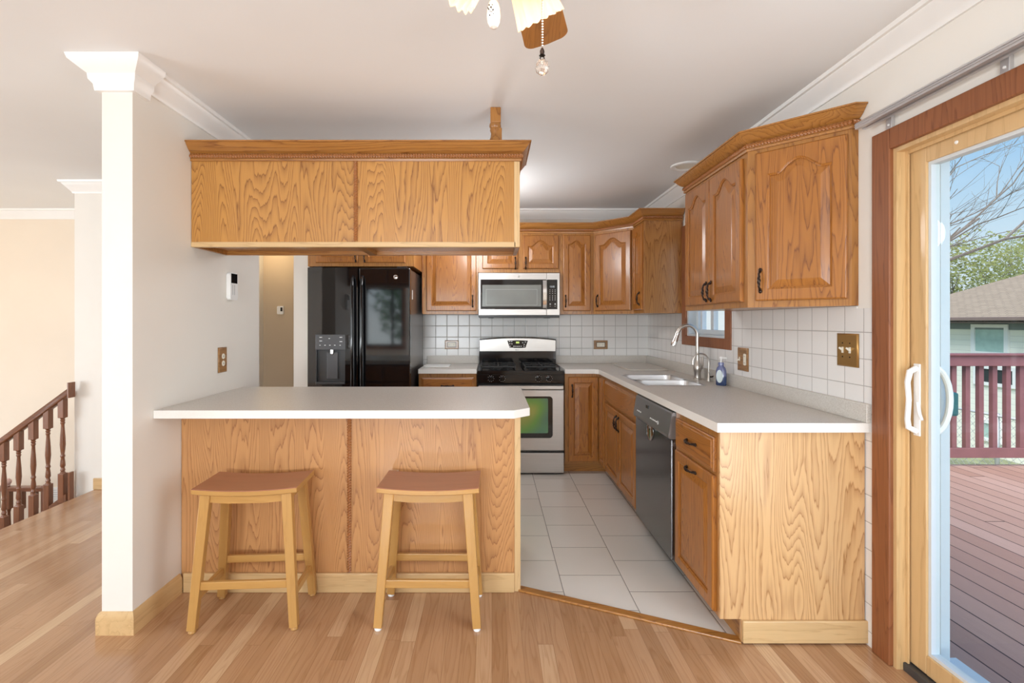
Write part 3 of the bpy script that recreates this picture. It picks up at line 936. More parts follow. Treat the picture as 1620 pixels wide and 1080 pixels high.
# ------------------------------------------------------------------ base cabinets
YBF = Y(181.5); BX = .946
BD = YB - YBF - .01
def base_body(t, w, depth, x_in=0.0):
    b = MB(); b.box(x_in, w, 0, depth, .10, .878, .001); b.build('body', M['oak_z'], t)
    b = MB(); b.box(x_in, w, .075, depth, 0.006, .10); b.build('toe_kick', M['oak_x'], t)
t = thing('base_cabinet', 'oak base cabinet with drawer left of the steel range', 'cabinet', (XF1 + .012, YBF, 0))
w = XM0 - XF1 - .018
base_body(t, w, BD)
add_drawer(t, w / 2, .705, w - .05, .14); add_door(t, w / 2, .12, w - .05, .57, False, (w - .06, .62, 'v'))
t = thing('base_cabinet', 'oak corner base cabinet with hinged door right of the steel range', 'cabinet', (XM1 + .006, YBF, 0))
wc = BX - XM1 - .006
YS0 = Y(190.8)
b = MB(); b.prism([(0, 0), (wc, 0), (wc, YS0 - YBF), (XR - .01 - XM1 - .006, YS0 - YBF), (XR - .01 - XM1 - .006, BD), (0, BD)], .10, .878); b.build('body', M['oak_z'], t)
b = MB(); b.prism([(0, .075), (wc + .075, .075), (wc + .075, YS0 - YBF), (XR - .02 - XM1, YS0 - YBF), (XR - .02 - XM1, BD), (0, BD)], 0.006, .10); b.build('toe_kick', M['oak_x'], t)
add_door(t, .03 + (wc - .05) / 2, .115, wc - .05, .735, False, (.062, .73, 'v'))
hd = YBF - YS0
d2 = add_door(t, 0, 0, hd - .035, .735, False, None, name='door', rail=.045)
d2.rotation_euler = (0, 0, R(-90)); d2.location = (wc, -(hd / 2 + .012), .115)
YD0, YD1 = Y(246.5), Y(308)
YEND = Y(381.6)
t = thing('base_cabinet', 'oak sink base cabinet with false drawer front and two doors', 'cabinet', (BX, YS0 - .001, 0), R(-90))
w = YS0 - YD0 - .004
b = MB()
dp = XR - BX - .01
b.box(0, w, 0, .02, .10, .878); b.box(0, .018, .02, dp, .10, .878); b.box(w - .018, w, .02, dp, .10, .878); b.box(.018, w - .018, .02, dp, .10, .118); b.box(.018, w - .018, dp - .01, dp, .118, .878)
b.build('body', M['oak_z'], t)
b = MB(); b.box(0, w, .075, .10, .006, .10); b.build('toe_kick', M['oak_x'], t)
add_drawer(t, w / 2, .68, w - .05, .165, pull=False, name='false_drawer_front')
dd = (w - .06) / 2
add_door(t, .028 + dd / 2, .115, dd - .003, .55, False, (.028 + dd - .03, .58, 'v'))
add_door(t, w - .028 - dd / 2, .115, dd - .003, .55, False, (w - .028 - dd + .03, .58, 'v'))
t = thing('base_cabinet', 'oak end base cabinet with one drawer and one door, nearest the camera', 'cabinet', (BX, YD1 - .001, 0), R(-90))
w = YD1 - YEND - .001
b = MB(); b.box(0, w - .014, 0, XR - BX - .01, .10, .878, .001); b.build('body', M['oak_z'], t)
b = MB(); b.box(0, w - .0145, .088, .11, .006, .10); b.box(0, w - .03, .11, XR - BX - .02, .006, .10); b.build('toe_kick', M['oak_x'], t)
add_drawer(t, w / 2, .70, w - .06, .145); add_door(t, w / 2, .115, w - .06, .57, False, None)
dlast = [c for c in t.children if c.name.startswith('door')][0]
ob('handle', PULL, dlast, (w / 2, -.019, .645), (0, PI / 2, 0))
b = MB(); b.prism([(0, .10), (.088, .10), (.088, .006), (XR - BX - .01, .006), (XR - BX - .01, .878), (0, .878)], w - .014, w, 'x'); b.build('end_panel', M['end_oak'], t)
b = MB(); b.box(w, w + .014, .090, XR - BX + .012, 0.006, .098, .004); b.build('baseboard', M['pine_y'], t)

# ------------------------------------------------------------------ countertops
CF = BX - .025
YCE = Y(387.6)
YCB = YBF - .025
SX0, SX1, SY0, SY1 = 1.00, 1.385, 3.205, 3.84
b = MB()
zt0, zt1 = .880, ZC
XE = XR - .006
b.box(CF, XE, YCE, SY0, zt0, zt1); b.box(CF, SX0, SY0, SY1, zt0, zt1); b.box(SX1, XE, SY0, SY1, zt0, zt1)
b.box(CF, XE, SY1, YB - .006, zt0, zt1); b.box(XM1 + .004, CF, YCB, YB - .006, zt0, zt1)
b.prism([(CF - .03, YCB), (CF, YCB - .03), (CF, YCB)], zt0, zt1)
def edge_mat(o):
    me = o.data; me.materials.append(M['lit_laminate_edge'])
    for p in me.polygons:
        if abs(p.normal.z) < .5: p.material_index = 1
ctop = b.build('countertop', M['laminate'])
edge_mat(ctop)
tag(ctop, 'L-shaped speckled grey countertop holding the double sink', 'countertop')
b = MB()
b.box(XE - .02, XE, YCE, YB - .006, ZC, .995, .002); b.box(XM1 + .004, XE - .02, YB - .026, YB - .006, ZC, .995, .002)
b.build('backsplash_lip', M['laminate'], ctop)
b = MB(); b.box(XF1 + .01, XM0 - .004, YCB, YB - .006, zt0, zt1, .001)
c2 = b.build('countertop', M['laminate']); edge_mat(c2)
tag(c2, 'short grey countertop between the refrigerator and the range', 'countertop')
b = MB(); b.box(XF1 + .01, XM0 - .004, YB - .026, YB - .006, ZC, .995, .002); b.build('backsplash_lip', M['laminate'], c2)

# ------------------------------------------------------------------ sink, faucets, soap
def rrect(x0, x1, y0, y1, r, z, n=5):
    pts = []
    for cx, cy, a0 in ((x1 - r, y1 - r, 0), (x0 + r, y1 - r, 90), (x0 + r, y0 + r, 180), (x1 - r, y0 + r, 270)):
        for i in range(n + 1):
            a = R(a0 + 90 * i / n)
            pts.append((cx + r * math.cos(a), cy + r * math.sin(a), z))
    return pts
sk = thing('kitchen_sink', 'stainless double bowl sink set in the grey countertop', 'sink', ((SX0 + SX1) / 2, (SY0 + SY1) / 2, ZC))
def L_(p, o=sk): return tuple(Vector(p) - o.location)
ym = (SY0 + SY1) / 2 - .02
for (a, c_) in ((SY0 + .008, ym - .012), (ym + .012, SY1 - .008)):
    b = MB()
    x0, x1 = SX0 + .008, SX1 - .008
    loops = [rrect(x0 - .006, x1 + .006, a - .006, c_ + .006, .055, ZC + .0012), rrect(x0, x1, a, c_, .05, ZC + .0005), rrect(x0 + .004, x1 - .004, a + .004, c_ - .004, .05, ZC - .03),
             rrect(x0 + .012, x1 - .012, a + .012, c_ - .012, .05, ZC - .16), rrect(x0 + .04, x1 - .04, a + .04, c_ - .04, .04, ZC - .185), rrect(x0 + .14, x1 - .14, a + .12, c_ - .12, .02, ZC - .19)]
    loops = [[L_(p) for p in lp] for lp in loops]
    b.loft(loops, True, False, True)
    bo = b.build('bowl', M['sink_steel'], sk)
    b = MB(); b.lathe([(.0, 0), (.038, 0), (.04, .003), (.03, .003), (.028, .001), (0, .001)], 16, L_(((x0 + x1) / 2, (a + c_) / 2, ZC - .19)))
    b.build('drain', M['chrome'], bo)
b = MB()
fr = [rrect(SX0 - .012, SX1 + .012, SY0 - .012, SY1 + .012, .05, ZC + .0002), rrect(SX0 - .010, SX1 + .010, SY0 - .010, SY1 + .010, .05, ZC + .0025), rrect(SX0 + .0, SX1 - .0, SY0 + .0, SY1 - .0, .05, ZC + .0025)]
b.loft([[L_(p) for p in lp] for lp in fr], True, False, False)
b.box(*[v for v in (SX0 + .03 - sk.location.x, SX1 - .03 - sk.location.x, ym - .010 - sk.location.y, ym + .010 - sk.location.y, -.012, .0018)], .002)
b.build('rim', M['sink_steel'], sk)

fx, fy = 1.472, Y(221)
fc = thing('faucet', 'tall brushed nickel gooseneck faucet behind the sink', 'faucet', (fx, fy, ZC))
b = MB(); b.lathe([(.0, 0), (.030, 0), (.030, .006), (.024, .012), (.022, .05), (.026, .06), (.028, .085), (.024, .105), (.016, .125), (.014, .14), (0, .14)], 20); b.build('base', M['nickel'], fc)
b = MB()
pts = [(0, 0, .13), (0, 0, .25), (0, 0, .315)]
rr = .072
for i in range(1, 15):
    a = PI * i / 14 * .93
    pts.append((-rr + rr * math.cos(a), 0, .315 + rr * math.sin(a)))
b.tube(pts, .0125, 14); b.build('spout', M['nickel'], fc)
e = Vector(pts[-1]); dr = (Vector(pts[-1]) - Vector(pts[-2])).normalized()
b = MB(); b.tube([e + dr * s_ for s_ in (0, .002, .012, .05, .085, .095)], [.0125, .0148, .0145, .018, .0205, .019], 16); b.build('spray_head', M['chrome'], fc)
b = MB(); b.tube([(0, -.022, .075), (.01, -.045, .085), (.012, -.055, .11), (.014, -.057, .165)], [.008, .009, .009, .006], 10); b.build('handle', M['nickel'], fc)
gx, gy = 1.505, Y(228)
ff = thing('filter_faucet', 'small thin curved water filter tap beside the tall faucet', 'faucet', (gx, gy, ZC))
b = MB(); b.lathe([(0, 0), (.016, 0), (.016, .005), (.010, .02), (.009, .055), (.006, .062), (0, .062)], 14); b.build('base', M['nickel'], ff)
pts = [(0, 0, .06), (0, 0, .135)]
for i in range(1, 13):
    a = PI * i / 12
    pts.append((-.055 + .055 * math.cos(a), 0, .135 + .057 * math.sin(a)))
pts.append((-.11, 0, .115))
b = MB(); b.tube(pts, .0052, 10); b.build('spout', M['nickel'], ff)
b = MB(); b.tube([(0, 0, .03), (.018, -.012, .032), (.03, -.02, .04)], [.006, .005, .004], 8); b.build('lever', M['bronze'], ff)

sx, sy = 1.487, Y(244)
sb = thing('soap_bottle', 'blue soap pump bottle with white pump beside the small tap', 'bottle', (sx, sy, ZC + .0005))
def oval(r, z, k=.62, n=18): return [(r * k * math.cos(2 * PI * i / n), r * math.sin(2 * PI * i / n), z) for i in range(n)]
sb.rotation_euler.z = R(40)
b = MB(); b.loft([oval(.030, .0), oval(.034, .004), oval(.035, .05), oval(.0345, .06)], True, True, True); b.build('liquid', M['soap'], sb)
b = MB(); b.loft([oval(.0345, .0605), oval(.033, .095), oval(.027, .115), oval(.017, .125, .95), oval(.015, .13, 1)], True, True, True); b.build('body', M['bottle'], sb)
b = MB(); b.lathe([(.018, .13), (.018, .146), (.014, .15), (0, .15)], 16); b.build('collar', M['bottle'], sb)
b = MB(); b.lathe([(.008, .15), (.005, .155), (.005, .172), (.011, .174), (.011, .186), (0, .187)], 12); b.box(-.006, .006, -.038, .005, .174, .184, .003); b.build('pump', M['white_plastic'], sb)
b = MB()
lp = []
for k, xx in ((1, -.0215), (1, -.0235)):
    lp.append([(xx + .004 * (math.sin(2 * PI * i / 18)) ** 2 * .0, .021 * math.cos(2 * PI * i / 18), .06 + .042 * math.sin(2 * PI * i / 18)) for i in range(18)])
b.loft(lp); b.build('label', M['label'], sb)

# boards
b = MB(); b.prism([(p[0], p[1]) for p in rrect(1.155, 1.50, Y(189), Y(162.5), .06, 0)], ZC + .001, ZC + .012, bev=.003)
o = b.build('cutting_board', M['board']); tag(o, 'large beige round-cornered board lying flat in the counter corner', 'cutting board')
b = MB(); b.prism([(p[0], p[1]) for p in rrect(-.625, -.385, Y(174), Y(166), .02, 0)], ZC + .001, ZC + .009, bev=.002)
o = b.build('cutting_board', M['white_plastic']); tag(o, 'small thin white board on the counter left of the range', 'cutting board')

# ------------------------------------------------------------------ refrigerator
FX0, FX1, FXM = -1.512, -.672, -1.097
YF = Y(192.7)
fr = thing('refrigerator', 'black side-by-side refrigerator with water dispenser in its left door', 'refrigerator', (FX0, YF, 0))
fw = FX1 - FX0
b = MB(); b.box(.004, fw - .004, .075, YB - YF - .03, .03, 1.765, .006); b.box(.03, fw - .03, .1, .6, 0.006, .03); b.build('body', M['side_grey'], fr)
FT = 1.775
sp = FXM - FX0
# left door with a real dispenser recess
dx0, dx1, dz0, dz1 = -1.443 - FX0, -1.204 - FX0, .83, 1.10
b = MB()
b.box(0, sp - .003, .03, .07, .05, FT)
for q in ((0, dx0, .05, FT), (dx1, sp - .003, .05, FT), (dx0, dx1, .05, dz0), (dx0, dx1, dz1, FT)):
    b.box(q[0], q[1], 0, .03, q[2], q[3])
dl = b.build('door', M['fridge_black'], fr); dl['label'] = 'left door with the dispenser'
b = MB(); b.box(sp + .003, fw, 0, .07, .05, FT, .012, 3); drr = b.build('door', M['fridge_black'], fr)
for dobj, hx in ((dl, sp - .038), (drr, sp + .038)):
    b = MB()
    b.tube([(hx, 0, .72), (hx, -.03, .74), (hx, -.048, .80), (hx, -.052, 1.2), (hx, -.048, 1.62), (hx, -.03, 1.68), (hx, 0, 1.70)], [.013, .013, .012, .012, .012, .013, .013], 12)
    b.build('handle', M['black_gloss'], dobj)
# dispenser
b = MB()
b.box(dx0, dx1, .026, .030, dz0, dz1); b.box(dx0, dx0 + .006, -.004, .03, dz0, dz1); b.box(dx1 - .006, dx1, -.004, .03, dz0, dz1); b.box(dx0, dx1, -.012, .03, dz0 - .012, dz0 + .008, .003)
dp_ = b.build('dispenser', M['dark_grey'], fr)
b = MB(); b.box(dx0 - .004, dx1 + .004, -.006, 0, dz1, 1.225, .003); b.build('control_panel', M['mid_grey'], dp_)
b = MB(); b.box(dx0 + .085, dx0 + .175, .012, .024, dz0 + .03, dz1 - .02, .004); b.build('paddle', M['mid_grey'], dp_)
b = MB(); b.lathe([(.018, 0), (.018, -.03), (.01, -.04)], 12, (dx0 + .13, .012, dz1)); b.build('spout', M['chrome'], dp_)
b = MB()
for (u, v, ww) in ((.03, .10, .022), (.03, .07, .022), (.195, .10, .022), (.195, .065, .022), (.105, .09, .012), (.03, .035, .01), (.07, .035, .012), (.11, .035, .012), (.15, .035, .012), (.195, .035, .01)):
    b = MB(); b.box(dx0 + u, dx0 + u + ww, -.0068, -.006, dz1 + v, dz1 + v + .005); b.build('button', M['white_mark'], dp_)
b = MB()
bxx, bzz = -.789 - FX0, 1.697
b.lathe([(0, -.004), (.015, -.004), (.016, -.0035), (.0165, -.005), (.019, -.005), (.0195, -.003), (.0195, 0), (0, 0)], 28, (bxx, 0, bzz), 'y')
bd = b.build('badge', M['chrome'], fr)
text('GE', .017, bd, (bxx, -.0045, bzz), M['black'])
b = MB(); b.box(fw - .004, fw - .0035 + .0008, .14, .17, 1.52, 1.60); b.build('sticker', M['white_mark'], fr)
for hx in (.07, fw - .07):
    b = MB(); b.box(hx - .04, hx + .04, .02, .14, FT - .008, FT + .012, .005); b.build('hinge_cover', M['black'], fr)

# ------------------------------------------------------------------ microwave
YM = Y(172)
mw = thing('microwave', 'stainless over-the-range microwave mounted above the range', 'microwave', (XM0 + .005, YM, 1.37))
mwW = XM1 - XM0 - .01; mwH = .408
b = MB(); b.box(0, mwW, .03, YB - YM - .01, .0, mwH, .002); b.build('body', M['dark_grey'], mw)
dsp = mwW * .838
b = MB()   # door with frame
z0_, z1_ = .02, mwH
def px2x(u): return (u - 75) / 1405 * mwW
def px2z(v): return mwH - (v - 75) / 768 * (mwH - .02)
gx0, gx1, gz0, gz1 = px2x(110), px2x(1180), px2z(735), px2z(195)
b.box(0, dsp, 0, .03, gz1, z1_, .002); b.box(0, dsp, 0, .03, z0_, gz0, .002); b.box(0, gx0, 0, .03, gz0, gz1); b.box(gx0, dsp, .006, .03, gz0, gz1)
md = b.build('door', M['steel'], mw)
b = MB(); b.box(gx0, dsp, .001, .007, gz0, gz1, .001); b.build('door_glass', M['black_gloss'], md)
b = MB()
wx0, wx1, wz0, wz1 = px2x(140), px2x(1160), px2z(685), px2z(292)
b.box(wx0, wx1, -.0006, .0012, wz0, wz1); wo = b.build('window', M['smoke_glass'], md)
b = MB()
ix0, ix1, iz0, iz1 = px2x(205), px2x(1090), px2z(660), px2z(372)
for q in frame_boxes(ix0, ix1, iz0, iz1, .002):
    b.box(q[0], q[1], -.0012, -.0004, q[2], q[3])
b.build('inner_outline', M['grey_mark'], wo)
b = MB()
hx = px2x(1216); hz0, hz1 = px2z(720), px2z(212)
b.loft([[(hx + sx_ * .017, yy - dd_, hz0 + (hz1 - hz0) * tt) for sx_, dd_ in ((-1, 0), (-1, .010), (1, .010), (1, 0))] for tt, yy in ((0, -.006), (.06, -.016), (.3, -.026), (.5, -.029), (.7, -.026), (.94, -.016), (1, -.006))])
b.build('handle', M['chrome'], md)
b = MB(); b.box(dsp + .0015, mwW, 0, .03, z0_, mwH, .002); cp = b.build('control_panel', M['steel'], mw)
cx0, cx1 = px2x(1258), px2x(1440)
b = MB(); b.box(cx0, cx1, -.001, .003, gz0, gz1, .0006); b.build('keypad', M['black_gloss'], cp)
text('12:02', .021, cp, ((cx0 + cx1) / 2, -.0014, px2z(325)), M['display_white'], name='clock_digits')
b = MB()
for r_, vv in enumerate((385, 415, 447, 490, 517, 543, 568)):
    for c_ in (1310, 1355, 1400):
        b = MB(); b.box(px2x(c_) - .003, px2x(c_) + .003, -.0014, -.001, px2z(vv) - .0018, px2z(vv) + .0018); b.build('key', M['white_mark'], cp)
for c_ in (1315, 1400):
    b = MB(); b.box(px2x(c_) - .005, px2x(c_) + .005, -.0014, -.001, px2z(640) - .005, px2z(640) + .005); b.build('key', M['white_mark'], cp)
    b = MB(); b.box(px2x(c_) - .004, px2x(c_) + .004, -.0014, -.001, px2z(680) - .0016, px2z(680) + .0016); b.build('key', M['white_mark'], cp)
b = MB(); b.lathe([(0, -.003), (.008, -.003), (.0095, -.001), (.0095, 0), (0, 0)], 20, (px2x(775), 0, px2z(140)), 'y'); b.build('badge', M['chrome'], md)
b = MB(); b.box(.004, mwW - .004, -.002, .3, -.004, .02, .003); b.box(.09, .14, .0, .1, -.008, -.004); b.box(mwW - .14, mwW - .09, .0, .1, -.008, -.004); b.build('vent_grille', M['black'], mw)

# ------------------------------------------------------------------ range
YR = Y(183)
rg = thing('range', 'stainless and black gas range below the microwave', 'stove', (XM0, YR, 0))
rw = XM1 - XM0
b = MB(); b.box(.003, rw - .003, .04, YB - YR - .012, .01, .895); b.box(.03, rw - .03, .06, .5, .006, .02); b.build('body', M['black'], rg)
b = MB(); b.box(0, rw, .003, .045, .795, .885, .006); b.box(.0, rw, .0, .02, .868, .90, .006); fp = b.build('control_panel', M['black_gloss'], rg)
b = MB(); b.box(.002, rw - .002, .003, YB - YR - .10, .893, .906, .004); ck = b.build('cooktop', M['black_gloss'], rg)
for gx_ in (.035, rw - .035 - .30):
    b = MB(); z = .934
    y0_, y1_ = .075, .50
    for yy in (y0_, y1_, (y0_ + y1_) / 2): b.bar((gx_, yy, z), (gx_ + .30, yy, z), .010, .012, (0, 0, 1))
    for xx in (gx_, gx_ + .30, gx_ + .15): b.bar((xx, y0_, z), (xx, y1_, z), .010, .012, (0, 0, 1))
    for yc in (y0_ + .11, y1_ - .11):
        for k in range(4):
            a = PI / 4 + k * PI / 2
            b.bar((gx_ + .15 + .04 * math.cos(a), yc + .04 * math.sin(a), z + .004), (gx_ + .15 + .12 * math.cos(a), yc + .10 * math.sin(a), z + .004), .008, .010, (0, 0, 1))
    for xx in (gx_, gx_ + .30):
        for yy in (y0_, y1_): b.bar((xx, yy, .906), (xx, yy, z), .010, .010, (0, 1, 0))
    b.build('grate', M['iron'], rg)
    for yc in (y0_ + .11, y1_ - .11):
        b = MB(); b.lathe([(0, .906), (.045, .906), (.045, .912), (.032, .914), (.034, .924), (.030, .927), (0, .928)], 18, (gx_ + .15, yc, 0)); b.build('burner', M['iron'], rg)
for kx in (.119, .217, .531, .624):
    b = MB(); b.lathe([(0, 0), (.021, 0), (.021, -.006), (.017, -.010), (.015, -.024), (.013, -.026), (0, -.026)], 18, (kx, .003, .838), 'y'); b.box(kx - .004, kx + .004, -.030, -.02, .824, .852, .002)
    kn = b.build('knob', M['black_gloss'], rg)
    b = MB()
    for k in range(9):
        a = R(-60 + 300 * k / 8)
        b.box(kx + .026 * math.sin(a) - .0016, kx + .026 * math.sin(a) + .0016, .0015, .0032, .838 + .026 * math.cos(a) - .0016, .838 + .026 * math.cos(a) + .0016)
    b.build('dial_marks', M['white_mark'], kn)
# backguard
bgY0, bgY1 = YB - YR - .10, YB - YR - .012
b = MB()
N = 14; x0, x1 = .004, rw - .004
top = [(x0 + (x1 - x0) * i / N, 1.158 + .022 * (1 - (2 * i / N - 1) ** 2)) for i in range(N + 1)]
b.prism([(x0, .90), (x1, .90)] + top[::-1], bgY0 + .006, bgY1, 'y')
bg = b.build('backguard', M['black_gloss'], rg)
b = MB()
top2 = [(x0 + .004 + (x1 - x0 - .008) * i / N, 1.148 + .020 * (1 - (2 * i / N - 1) ** 2)) for i in range(N + 1)]
b.prism([(x0 + .004, 1.042), (x1 - .004, 1.042)] + top2[::-1], bgY0, bgY0 + .006, 'y', bev=.0012)
b.build('steel_fascia', M['steel'], bg)
b = MB(); cxm = rw / 2 + .0
b.prism([(cxm - .078, 1.078), (cxm - .03, 1.074), (cxm + .03, 1.074), (cxm + .078, 1.078), (cxm + .10, 1.145), (cxm, 1.150), (cxm - .10, 1.145)], bgY0 - .003, bgY0, 'y')
dpn = b.build('display_panel', M['black_gloss'], rg)
b = MB(); b.box(cxm - .016, cxm + .016, bgY0 - .0038, bgY0 - .003, 1.118, 1.136); b.build('clock_display', M['display'], dpn)
b = MB()
for (u, v) in ((-.078, .137), (-.058, .137), (-.076, .114), (-.056, .114), (-.074, .09), (-.035, .09), (-.017, .09), (.0, .09), (.017, .09), (.035, .09), (.05, .125), (.076, .132), (.064, .108), (.064, .09)):
    b = MB(); b.box(cxm + u - .006, cxm + u + .006, bgY0 - .0038, bgY0 - .003, 1.0 + v - .004, 1.0 + v + .004); b.build('button', M['white_mark'], dpn)
b = MB(); b.box(cxm - .02, cxm + .018, bgY0 - .0008, bgY0 - .0001, 1.054, 1.0565); b.box(cxm - .021, cxm - .014, bgY0 - .0008, bgY0 - .0001, 1.053, 1.060); b.build('badge', M['mid_grey'], bg)
# oven door
b = MB(); b.box(.004, rw - .004, 0, .038, .215, .742, .006); od = b.build('oven_door', M['steel'], rg)
b = MB(); b.box(.012, rw - .012, .004, .04, .742, .79); b.build('vent_gap', M['black'], od)
b = MB()
hz = .765
b.bar((.012, -.030, hz), (rw - .012, -.030, hz), .034, .018, (0, 1, 0), bev=.006)
for xx in (.05, rw - .05): b.box(xx - .012, xx + .012, -.025, .01, hz - .012, hz + .012)
b.build('handle', M['steel'], od)
b = MB(); b.prism([(p[0], p[1]) for p in rrect(rw / 2 - .275, rw / 2 + .275, .325, .685, .03, 0)], -.002, .0005, 'y'); of = b.build('window_frame', M['black_gloss'], od)
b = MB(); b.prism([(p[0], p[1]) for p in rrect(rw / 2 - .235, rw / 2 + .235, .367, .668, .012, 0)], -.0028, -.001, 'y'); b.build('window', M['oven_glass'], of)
b = MB(); b.box(.004, rw - .004, .006, .038, .198, .214); b.build('gap_strip', M['black_gloss'], od)
b = MB(); b.box(.004, rw - .004, .002, .038, .022, .195, .004); b.build('drawer', M['steel'], rg)

# ------------------------------------------------------------------ dishwasher (faces -x)
XD = .922
dwt = thing('dishwasher', 'stainless dishwasher under the counter between sink and end cabinets', 'dishwasher', (XD, YD0 - .003, 0), R(-90))
w = YD0 - YD1 - .006
b = MB(); b.box(.003, w - .003, .034, XR - XD - .04, .10, .872); b.build('body', M['dark_grey'], dwt)
b = MB(); b.box(.01, w - .01, .09, .14, .008, .10); b.build('toe_kick', M['black'], dwt)
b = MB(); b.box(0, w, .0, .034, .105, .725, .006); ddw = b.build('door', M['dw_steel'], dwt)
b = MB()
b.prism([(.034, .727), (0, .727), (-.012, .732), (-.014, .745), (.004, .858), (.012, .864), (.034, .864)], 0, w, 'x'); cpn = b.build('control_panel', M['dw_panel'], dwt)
b = MB(); b.box(.004, w - .004, .012, .05, .864, .876); b.build('top_gap', M['black'], dwt)
b = MB(); b.lathe([(.0, .0), (.055, .0), (.058, -.004), (.05, -.006), (.04, -.002), (0, -.001)], 20, (w * .47, 0, .70), 'y'); b.build('latch_recess', M['chrome'], ddw)
b = MB(); b.box(w * .36, w * .43, -.005, .002, .82, .838); b.build('display', M['black'], cpn)
b = MB()
for k, u in enumerate((.12, .17, .22, .52, .56, .60, .64, .68)):
    b = MB(); b.box(w * u, w * u + .008, -.0135, -.006, .775, .781); b.build('button', M['white_mark'], cpn)
b = MB(); b.lathe([(.010, 0), (.011, -.003), (.008, -.003)], 12, (w * .73, -.0105, .778), 'y', False)
b.build('dial', M['white_mark'], cpn)

# ------------------------------------------------------------------ bar stools
def make_stool(label, loc, rot, glide='felt'):
    t = thing('bar_stool', label, 'stool', loc, rot, 'bar stools at the peninsula')
    W2, D2, H = .222, .128, .612
    b = MB(); n = 18
    loops = []
    for j in range(n + 1):
        x = -W2 + 2 * W2 * j / n
        dip = .012 * (1 - (x / W2) ** 2)
        zt = H - dip; zb = zt - .024
        ex = .003
        loops.append([(x, -D2, zb + ex), (x, -D2 + ex, zb), (x, D2 - ex, zb), (x, D2, zb + ex), (x, D2, zt - ex), (x, D2 - ex, zt), (x, 0, zt - .001), (x, -D2 + ex, zt), (x, -D2, zt - ex)])
    b.loft(loops)
    so = b.build('seat', M['seat'], t)
    so.data.materials.append(M['stool_x'])
    for p in so.data.polygons:
        if p.normal.z < .6: p.material_index = 1
    tx, ty, bx_, by_ = .172, .096, .214, .134
    for sx_ in (-1, 1):
        for sy_ in (-1, 1):
            b = MB(); b.bar((sx_ * tx, sy_ * ty, H - .026), (sx_ * bx_, sy_ * by_, .012), .044, .036, (0, 1, 0), .036, .032, bev=.003)
            lg = b.build('leg', M['stool_z'], t)
            b = MB(); b.lathe([(0, 0), (.014, 0), (.016, .004), (.014, .013), (0, .013)], 12, (sx_ * bx_, sy_ * by_, 0)); b.build('glide', M[glide], lg)
    def at(z, s): return (tx + (bx_ - tx) * (H - .026 - z) / (H - .038), ty + (by_ - ty) * (H - .026 - z) / (H - .038))
    for sy_ in (-1, 1):
        ax, ay = at(.56, 0)
        b = MB()
        b.prism([(-ax, .592), (-ax, .548), (-.08, .540), (.08, .540), (ax, .548), (ax, .592), (.08, .580), (-.08, .580)], sy_ * ay - .010, sy_ * ay + .010, 'y'); b.build('apron', M['stool_x'], t)
        ax, ay = at(.195, 0)
        b = MB(); b.box(-ax, ax, sy_ * ay - .009, sy_ * ay + .009, .177, .212, .003); b.build('stretcher', M['stool_x'], t)
    for sx_ in (-1, 1):
        ax, ay = at(.56, 0)
        b = MB(); b.box(sx_ * ax - .010, sx_ * ax + .010, -ay, ay, .545, .586, .002); b.build('apron', M['stool_y'], t)
        ax, ay = at(.14, 0)
        b = MB(); b.box(sx_ * ax - .009, sx_ * ax + .009, -ay, ay, .125, .158, .003); b.build('stretcher', M['stool_y'], t)
    return t
make_stool('wooden saddle-seat bar stool on the left, beside the white stub wall', (-1.078, 2.272, .0005), R(3.5), 'stool_x')
make_stool('wooden saddle-seat bar stool on the right, near the tiled kitchen floor', (-.277, 2.279, .0005), R(-.5))

# ------------------------------------------------------------------ outlets and switches
def plate(name, label, cat, loc, rot, w, h, mat):
    t = thing(name, label, cat, loc, rot)
    b = MB()
    rl = lambda i, y_: [(-w / 2 + i, y_, -h / 2 + i), (w / 2 - i, y_, -h / 2 + i), (w / 2 - i, y_, h / 2 - i), (-w / 2 + i, y_, h / 2 - i)]
    b.loft([rl(0, 0), rl(0, -.004), rl(.006, -.008)]); b.build('plate', mat, t)
    return t
def recept(t, x, z, horiz, n=2):
    for k in (-1, 1):
        dx, dz = (k * .020, 0) if horiz else (0, k * .020)
        b = MB(); b.lathe([(0, -.0105), (.0145, -.0105), (.016, -.009), (.016, -.007), (0, -.007)], 16, (x + dx, 0, z + dz), 'y'); r_ = b.build('receptacle', M['ivory'], t)
        b = MB()
        for q in (-1, 1):
            ox, oz = (0, q * .005) if horiz else (q * .005, 0)
            sw, sh = (.003, .0012) if horiz else (.0012, .003)
            b.box(x + dx + ox - sw, x + dx + ox + sw, -.0109, -.0104, z + dz + oz - sh, z + dz + oz + sh)
        b.build('slots', M['black'], r_)
def toggle(t, x, z, up=1):
    b = MB(); b.box(x - .006, x + .006, -.0095, -.007, z - .013, z + .013); r_ = b.build('toggle', M['ivory'], t)
    b = MB(); b.bar((x, -.008, z), (x, -.024, z + .010 * up), .008, .010, (0, 0, 1), .006, .007, bev=.001); b.build('lever', M['ivory'], r_)
for xx, lab in ((-.397, 'wood-framed outlet on the back tiles left of the range'), (1.082, 'wood-framed outlet on the back tiles right of the range')):
    t = plate('wall_outlet', lab, 'outlet', (xx, YB - .0065, 1.101), 0, .137, .086, M['plate_wood'])
    b = MB(); b.box(-.038, .038, -.0095, -.006, -.02, .02, .001); b.build('inner_frame', M['ivory'], t)
    recept(t, 0, 0, True)
    b = MB()
    for q in ((-.044, .044, -.026, -.022), (-.044, .044, .022, .026), (-.044, -.040, -.022, .022), (.040, .044, -.022, .022)): b.box(q[0], q[1], -.0092, -.0075, q[2], q[3])
    b.build('border', M['black'], t)
t = plate('switch_plate', 'wooden plate with a switch and an outlet beside the soap bottle', 'switch', (XR - .0065, Y(257), 1.10), R(-90), .125, .142, M['plate_wood'])
